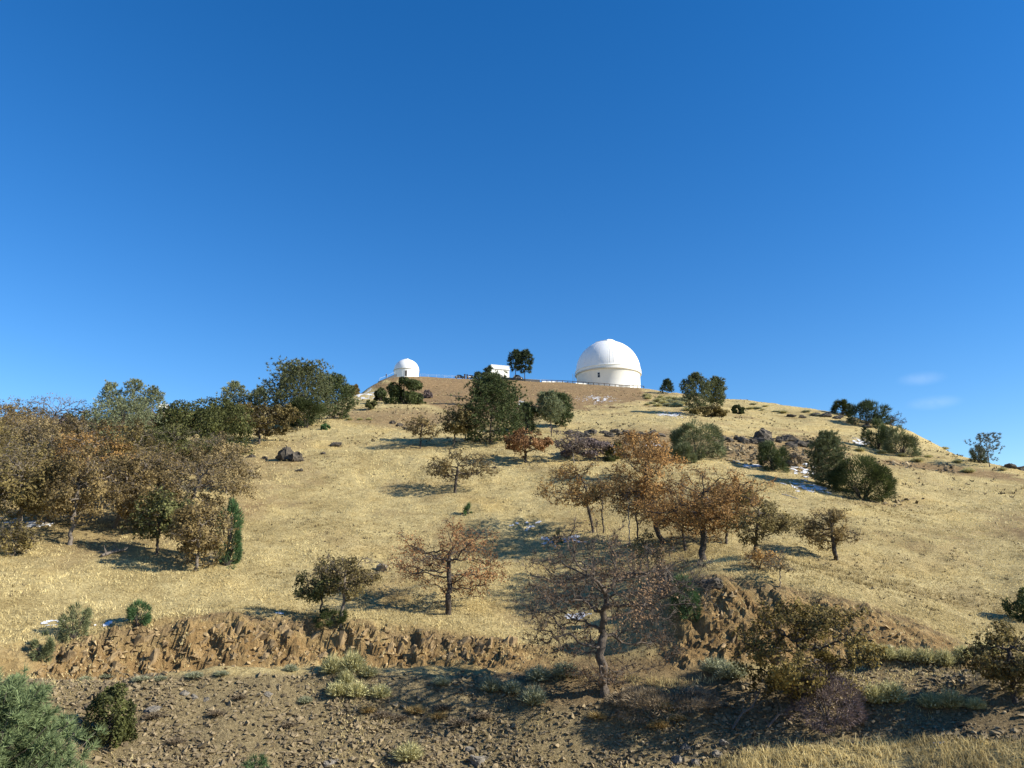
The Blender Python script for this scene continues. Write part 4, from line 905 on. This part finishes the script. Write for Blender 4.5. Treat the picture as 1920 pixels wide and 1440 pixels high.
# ------------------------------------------------------------------ rocks
def rock_mat(name, dark, light):
    m, nt, p = newmat(name); n = noise_node(nt, 2.2, 8, .7); n2 = noise_node(nt, 9, 5, .7)
    r = ramp(nt, n.outputs['Fac'], [(.3, dark), (.65, light)]); r2 = ramp(nt, n2.outputs['Fac'], [(.3, (.6, .6, .6)), (.7, (1, 1, 1))])
    nt.links.new(mixc(nt, .8, r.outputs['Color'], r2.outputs['Color'], 'MULTIPLY'), p.inputs['Base Color']); p.inputs['Roughness'].default_value = .9
    b = nd(nt, 'ShaderNodeBump'); b.inputs['Strength'].default_value = .5; b.inputs['Distance'].default_value = .08
    nt.links.new(n2.outputs['Fac'], b.inputs['Height']); nt.links.new(b.outputs['Normal'], p.inputs['Normal']); return m
R_DARK = rock_mat('rock_dark', (.030, .025, .019), (.135, .110, .080)); R_TAN = rock_mat('rock_tan', (.15, .096, .045), (.44, .315, .16)); R_GREY = rock_mat('rock_grey', (.09, .08, .065), (.30, .265, .21))
R_STONE = leaf_mat('rubble_stone', (.085, .065, .038), (.37, .29, .17), 0, .9)
def rock_mesh(seed, cuts=16, sub=3, rough=.05, peak=0.0):
    import bmesh
    rng = np.random.default_rng(seed); bm = bmesh.new(); bmesh.ops.create_icosphere(bm, subdivisions=sub, radius=1)
    P = np.array([v.co[:] for v in bm.verts])
    for _ in range(cuts):
        n_ = unit(rng.normal(size=3)); d = rng.uniform(.38, .8); s = P @ n_ - d; P = P - np.where(s > 0, s, 0)[:, None] * n_
    P = P - (P.max(0) + P.min(0)) / 2; P /= np.abs(P).max(0)
    if peak: P[:, :2] *= (1 - peak * np.clip(P[:, 2:3], 0, 1))
    P += rng.normal(size=P.shape) * rough * 1.1
    me = bpy.data.meshes.new('rock')
    for v, q in zip(bm.verts, P): v.co = q
    bm.to_mesh(me); bm.free(); return me
def hull_mesh(seed, n=11, flat=1.0):
    import bmesh
    rng = np.random.default_rng(seed); bm = bmesh.new()
    for q in unit(rng.normal(size=(n, 3))) * rng.uniform(.75, 1.1, (n, 1)): bm.verts.new(q * np.array([1, flat, 1]))
    r_ = bmesh.ops.convex_hull(bm, input=bm.verts); bmesh.ops.delete(bm, geom=[g for g in r_['geom_interior'] if isinstance(g, bmesh.types.BMVert)], context='VERTS')
    me = bpy.data.meshes.new('rock_block'); bm.to_mesh(me); bm.free(); return me
def rock(name, label, u, v, wpx, hpx, seed, m, group=None, deep=.8, cat='rock', peak=0.0, cuts=16, rough=.07):
    p = hit1(u, v); k = depth(p) / F; me = rock_mesh(seed, cuts, 3, rough, peak); me.materials.append(m)
    o = obj(name, me, None, None, p + np.array([0, wpx * k * .2, hpx * k * .25]), face(p) + rs_.uniform(-.4, .4)); o.scale = (wpx * k * .47, wpx * k * .42 * deep, hpx * k * .60)
    return tag(o, label, cat, group)
rock('boulder', 'large dark boulder standing in the grass below the umbrella-shaped oak', 536, 864, 36, 30, 1, R_DARK, peak=.5, cuts=26, rough=.15)
rock('boulder', 'jagged dark rock leaning against the right of the large boulder', 553, 866, 26, 22, 101, R_DARK, peak=.4, cuts=26, rough=.15)
rock('boulder', 'small dark boulder in the open grass right of the large boulder', 628, 838, 24, 12, 2, R_DARK)
rock('boulder', 'dark pointed boulder beside the bright green young conifer', 1254, 1112, 46, 56, 3, R_DARK, peak=.45)
rock('boulder', 'dark broken rock at the top of the right cut', 1340, 1110, 44, 26, 4, R_DARK)
rock('boulder', 'grey rock in the grass between the rust-leaved oak and the leaning oak', 716, 1072, 22, 18, 5, R_GREY)
rock('rock_outcrop', 'tall dark peaked outcrop in the rock band on the right', 1432, 826, 46, 30, 6, R_DARK, cat='outcrop', peak=.35)
rock('rock_outcrop', 'dark rounded outcrop right of the peaked outcrop', 1482, 828, 40, 18, 7, R_DARK, cat='outcrop')
for k, (u, v, w, h) in enumerate([(1348 + 12.5 * q + rs_.uniform(-4, 4), 822 + q * .9 + rs_.uniform(-3, 9), rs_.uniform(16, 30), rs_.uniform(9, 18)) for q in range(17)]): rock('rock_outcrop', ORD[k] + ' small dark rock of the outcrop band, counted from the big juniper', u, v, w, h, 10 + k, R_DARK, 'rocks of the right outcrop band', cat='outcrop', cuts=22)
for k, (u, v, w, h) in enumerate([(1070 + 12 * q + rs_.uniform(-4, 4), 815 + rs_.uniform(-3, 6), rs_.uniform(14, 26), rs_.uniform(7, 13)) for q in range(15)]): rock('ledge_rock', ORD[k] + ' dark ledge rock of the low band, counted from the grey leafless oak', u, v, w, h, 20 + k, R_DARK, 'rocks of the low ledge', cat='rock')
for k, (u, v, w, h) in enumerate(((1485, 782, 20, 8), (1505, 784, 18, 8), (1548, 782, 30, 12), (1572, 786, 22, 10), (1530, 780, 20, 8), (1600, 790, 20, 8), (1625, 802, 22, 9))): rock('skyline_rock', 'dark rock scattered in grass below the right skyline', u, v, w, h, 30 + k, R_DARK, 'rocks below the right skyline', cat='rock')
for k, (u, v, w, h) in enumerate(((1896, 878, 26, 12), (1915, 882, 22, 10))): rock('skyline_rock', 'dark rock on the skyline right of the airy blue-grey pine', u, v, w, h, 40 + k, R_DARK, 'dark skyline rocks', cat='rock')
for k, (u, v, w, h) in enumerate(((470, 858, 18, 8), (495, 862, 14, 8), (412, 858, 20, 8), (560, 884, 18, 7), (605, 852, 12, 6), (735, 795, 14, 8), (748, 800, 16, 8), (762, 806, 14, 6), (900, 864, 12, 6), (925, 878, 14, 5))): rock('field_stone', 'low dark stone half sunk in the upper grass slope', u, v, w, h, 50 + k, R_DARK, 'half-sunk stones in the upper grass', cat='stone')
for k, (u, v, w, h) in enumerate(((125, 1300, 0, 0), (345, 1305, 22, 10), (362, 1312, 18, 9), (385, 1316, 14, 8), (285, 1340, 34, 14), (500, 1306, 20, 9), (615, 1440, 40, 14), (900, 1436, 40, 20), (880, 1410, 22, 10), (1285, 1408, 26, 14), (1345, 1420, 24, 14), (1360, 1400, 22, 12), (1270, 1432, 30, 14), (1310, 1436, 26, 12), (620, 1306, 16, 8))):
    if w: rock('stone', 'grey angular stone larger than the rubble around it', u, v, w, h, 70 + k, R_GREY, 'larger stones on the rubble slope', cat='stone')
# blocks standing out of the cut face: parts of the cut
rng = np.random.default_rng(77); bl = [hull_mesh(400 + k, 9 + k % 4, .7) for k in range(8)]
for b in bl: b.materials.append(R_TAN)
def blk(u, v, s, mesh, parent, asp):
    p = hit1(u, v) + np.array([0, .16, -.03]); o = obj('rock_block', mesh, None, parent, p); o.rotation_euler = (rng.uniform(-.4, .4), rng.normal(.5, .25), rng.uniform(-.5, .5)); o.scale = (s * asp * .8, s * .75, s * rng.uniform(1.0, 2.1)); return o
for k in range(290):
    if k < 245: u = rng.uniform(90, 960)
    else: u = rng.uniform(1300, 1620)
    f0 = np.interp(u, CUT[:, 0], CUT[:, 3]); t0 = np.interp(u, CUT[:, 0], CUT[:, 5])
    blk(u, t0 + (f0 - t0) * rng.uniform(.08, .98), rng.uniform(.13, .34) if k % 4 else rng.uniform(.34, .6), bl[k % 8], cutbank, rng.uniform(.5, 1.0))

# smaller fragments over the rest of the face, too many to pick apart
fu = np.r_[rng.uniform(70, 985, 800), rng.uniform(1290, 1700, 260)]; ff = np.interp(fu, CUT[:, 0], CUT[:, 3]); ft = np.interp(fu, CUT[:, 0], CUT[:, 5])
FP = hit(fu, ft + (ff - ft) * rng.uniform(.0, 1.05, len(fu)))
# rubble: tens of thousands of stones, one mass
rng = np.random.default_rng(9)
def scatter(n, r0, r1, az0, az1, dens):
    az = rng.uniform(az0, az1, n); r = np.exp(rng.uniform(math.log(r0), math.log(r1), n)); x, y = r * np.sin(az), r * np.cos(az); z = ground(x, y)
    i = np.clip(np.searchsorted(azs, az), 0, len(azs) - 1); j = np.clip(np.searchsorted(rs, r), 0, len(rs) - 1)
    keep = rng.uniform(0, 1, n) < dens(zone[i, j], r, az, x, y); return np.c_[x, y, z][keep]
def stones(P, smin, smax, pw=3.0):
    n = len(P); s = smin + (smax - smin) * rng.uniform(0, 1, n) ** pw
    octa = np.array([(1, 0, 0), (-1, 0, 0), (0, 1, 0), (0, -1, 0), (0, 0, 1), (0, 0, -1)], float) * .62
    v = (octa[None] + rng.normal(size=(n, 6, 3)) * .2) * s[:, None, None] * np.stack([rng.uniform(.7, 1.5, n), rng.uniform(.7, 1.2, n), rng.uniform(.4, .9, n)], -1)[:, None]
    a, b = rng.uniform(0, 6.28, n), rng.normal(0, .45, n); ca, sa, cb, sb = np.cos(a)[:, None], np.sin(a)[:, None], np.cos(b)[:, None], np.sin(b)[:, None]
    x, y, z = v[..., 0], v[..., 1], v[..., 2]; x, z = x * cb - z * sb, x * sb + z * cb; x, y = x * ca - y * sa, x * sa + y * ca
    v = np.stack([x, y, z], -1) + P[:, None] + np.array([0, 0, .12])[None, None] * s[:, None, None]
    q = np.array([(0, 2, 4), (2, 1, 4), (1, 3, 4), (3, 0, 4), (2, 0, 5), (1, 2, 5), (3, 1, 5), (0, 3, 5)])
    return v.reshape(-1, 3), (q[None] + 6 * np.arange(n)[:, None, None]).reshape(-1, 3), np.repeat(np.clip(rng.normal(.42, .24, n), 0, 1), 6)
v_, f_, t_ = stones(FP, .07, .36, 3.0); fr = obj('rock_fragments', make_mesh('rock_fragments', v_, [f_], {'t': t_}), leaf_mat('cut_fragments', (.14, .09, .042), (.50, .37, .19), 0, .9), cutbank); fr['kind'] = 'stuff'
patch = lambda x, y, s, k: np.clip(fbm(x / s, y / s, k, 3) * 1.6 + .55, 0, 1)
P = scatter(118000, 38, 52, -.64, .64, lambda z, r, a, x, y: z[:, 1] * (1 - z[:, 3] * .6) * (.2 + .8 * patch(x, y, 2.6, 61) ** 1.5))
v_, f_, t_ = stones(P, .045, .28, 4.6); tag(obj('rubble', make_mesh('rubble', v_, [f_], {'t': t_}), R_STONE), 'loose brown rubble covering the lower bank', 'rubble', kind='stuff')
P = scatter(9000, 110, 175, .25, .52, lambda z, r, a, x, y: np.clip(z[:, 0] * 1.6 - .3, 0, 1) * patch(x, y, 6, 62))
v_, f_, t_ = stones(P, .15, .7, 3); tag(obj('scree', make_mesh('scree', v_, [f_], {'t': t_}), R_STONE), 'grey scree below the right outcrop band', 'scree', kind='stuff')

# dry grass: tufts of blades, one mass
def tufts(P, h0, h1, w, nb, tone=None):
    n = len(P); Q = np.repeat(P, nb, 0) + rng.normal(size=(n * nb, 3)) * np.array([.10, .10, 0]); D = unit(np.c_[rng.normal(size=(n * nb, 2)) * .55, np.ones(n * nb)])
    v, f, t = blades(Q - np.array([0, 0, .03]), D, np.repeat(rng.uniform(h0, h1, n), nb) * rng.uniform(.6, 1.2, n * nb), w, rng)
    tn = np.repeat(patch(P[:, 0], P[:, 1], 5, 66) * .7 + patch(P[:, 0], P[:, 1], 1.3, 67) * .3, nb * 3); return v, f, np.clip(tn + (t - .5) * .4, 0, 1)
gd = lambda z, r, a, x, y: np.clip(1 - z[:, 0] * .9 - z[:, 1] - z[:, 2] * .9 - z[:, 3] * .6, 0, 1) * (.25 + .75 * patch(x, y, 2.2, 64))
parts = [tufts(scatter(88000, 52.5, 110, -.66, .66, gd), .10, .32, .055, 3), tufts(scatter(60000, 100, 300, -.66, .62, gd), .14, .38, .13, 2), tufts(scatter(16000, 36, 48, .05, .66, gd), .2, .6, .045, 5),
         tufts(scatter(30000, 38, 53, -.64, .64, lambda z, r, a, x, y: z[:, 1] * np.clip(patch(x, y, 4, 71) * 1.5 - .75, 0, 1)), .1, .28, .05, 3),
         tufts(scatter(9000, 51, 58, -.64, .64, lambda z, r, a, x, y: z[:, 2] * .25), .1, .35, .05, 4), tufts(scatter(12000, 200, 350, -.3, .3, lambda z, r, a, x, y: z[:, 0] * .35 * patch(x, y, 8, 73)), .2, .5, .2, 2)]
v_, f_, t_ = join(parts); tag(obj('dry_grass', make_mesh('dry_grass', v_, f_, {'t': t_}), L_GRASS), 'dry straw-coloured grass over the whole hillside', 'grass', kind='stuff')

v_, f_, t_ = join([tufts(scatter(5200, 58, 140, -.66, .66, lambda z, r, a, x, y: patch(x, y, 9, 91) ** 2), .12, .32, .10, 5), tufts(scatter(4200, 130, 300, -.5, .62, lambda z, r, a, x, y: patch(x, y, 16, 92) ** 2), .25, .6, .3, 4)])
tag(obj('dry_weeds', make_mesh('dry_weeds', v_, f_, {'t': t_}), leaf_mat('dry_weeds', (.05, .04, .022), (.22, .17, .09), .2)), 'low dark weeds and brush dotted through the straw grass', 'weeds', kind='stuff')

# ------------------------------------------------------------------ snow left in the shade
def snow(label, u, v, wpx, hpx, seed, thr=.0, cell=None):
    p = hit1(u, v); pa = hit1(u, v + hpx / 2); pb = hit1(u, v - hpx / 2); k = depth(p) / F
    ra, rb = np.hypot(*pa[:2]), np.hypot(*pb[:2]); w = wpx * k; dr = max(rb - ra, .8); cell = cell or max(.16, k * 1.4)
    nx, ny = int(w / cell), int(dr / cell); az0 = math.atan2(p[0], p[1]); r0 = (ra + rb) / 2
    I, J = np.meshgrid(np.arange(nx + 1), np.arange(ny + 1), indexing='ij'); sx = (I / nx - .5) * 2; sy = (J / ny - .5) * 2
    r = r0 + sy * dr / 2; az = az0 + sx * w / 2 / r0; x, y = r * np.sin(az), r * np.cos(az)
    keep = (fbm(x / (cell * 3.2), y / (cell * 4.5), seed, 3) * 1.25 + .5 * (1 - sx ** 2 - sy ** 2) > thr + .28)
    z = ground(x, y) + .05 + fbm(x, y, seed + 5, 2) * .04; n_ = (nx + 1) * (ny + 1); id_ = np.arange(n_).reshape(nx + 1, ny + 1)
    kq = keep[:-1, :-1] & keep[1:, 1:]; q = np.stack([id_[:-1, :-1], id_[:-1, 1:], id_[1:, 1:], id_[1:, :-1]], -1)[kq]
    if not len(q): return
    used, inv = np.unique(q.ravel(), return_inverse=True); V = np.stack([x, y, z], -1).reshape(-1, 3)[used]
    tag(obj('snow_patch', make_mesh('snow_patch', V - p, [inv.reshape(-1, 4)], None, True), M_SNOW, None, p), label, 'snow')
snow('snow remnant in the shadow left of the left-leaning oak', 985, 985, 60, 26, 1, .1)
snow('broken snow strip behind the top of the nearly bare oak', 1045, 1016, 110, 22, 2, .15)
snow('thin snow under the limbs of the nearly bare oak', 1080, 1160, 60, 24, 3, .2)
snow('snow specks on the bare slope below the large dome', 1120, 748, 90, 22, 4, .36)
snow('snow fleck on the brown slope behind the big dense pine', 978, 757, 12, 22, 5, .1)
snow('snow streaks on the shoulder left of the small dark shrub', 684, 738, 50, 22, 6, .1)
snow('snow strip on the grass left of the two skyline pines', 1258, 778, 60, 12, 7, .05)
snow('snow in the shadow of the conical juniper', 1402, 873, 54, 10, 8, .1)
snow('snow among the scree right of the conical juniper', 1512, 882, 60, 30, 9, .18)
snow('long snow patch in the shadow of the dense round juniper', 1518, 914, 110, 26, 10, .12)
snow('snow below the upright juniper on the right', 1612, 828, 34, 16, 11, .05)
snow('snow strip under the trees at the left edge of the wood', 40, 985, 110, 26, 12, .05)
snow('thin snow strip beside the lone young conifer', 210, 1170, 60, 10, 13, .1, .12)
snow('snow remnant behind the larger young conifer at the left lip', 98, 1168, 44, 16, 14, .2, .12)
snow('snow in the shade under the low oaks on the right bank', 1760, 1382, 90, 30, 15, .3, .12)
snow('snow under the small olive oak above the cut', 535, 1153, 50, 8, 16, .15, .12)
snow('snow beside the tall orange oak under the outcrop', 1225, 838, 40, 20, 17, .1)

# ------------------------------------------------------------------ dead wood
def log(label, pts, r, m, cat='log'):
    P = np.array([hit1(u, v) + np.array([0, 0, dz]) for u, v, dz in pts]); root = empty('dead_branch' if cat != 'log' else 'fallen_log', P[0]); tag(root, label, cat)
    mb = MB()
    for k, (a, b) in enumerate(zip(P[:-1], P[1:])): mb.bar(a - P[0], b - P[0], r * (1 - .15 * k), 7, r * (1 - .15 * (k + 1)))
    mb.build('stem', m, root); mb = MB(); rg = random.Random(len(label))
    for k in range(7):
        i = rg.randrange(len(P) - 1); a = P[i] + (P[i + 1] - P[i]) * rg.random() - P[0]; b = a + np.array([rg.uniform(-.8, .8), rg.uniform(-.3, .3), rg.uniform(.2, .9)]); mb.bar(a, b, r * .35, 5, r * .12)
    mb.build('side_branches', m, root)
log('grey fallen log with broken branches in the shade of the wood', [(190, 1046, .15), (212, 1040, .25), (236, 1036, .2)], .13, B_GREY)
log('bleached crooked dead branch lying on the shaded right bank', [(1374, 1372, .1), (1392, 1352, .35), (1412, 1346, .5), (1428, 1330, .9)], .06, B_GREY, 'branch')
log('grey heap of dead branches on the rubble near the bleached branch', [(1440, 1368, .1), (1462, 1356, .4), (1476, 1352, .3)], .06, B_GREY, 'branch')
log('thin pale stick lying in the grass below the long snow patch', [(1466, 928, .1), (1482, 932, .1), (1496, 937, .1)], .07, B_PALE, 'branch')
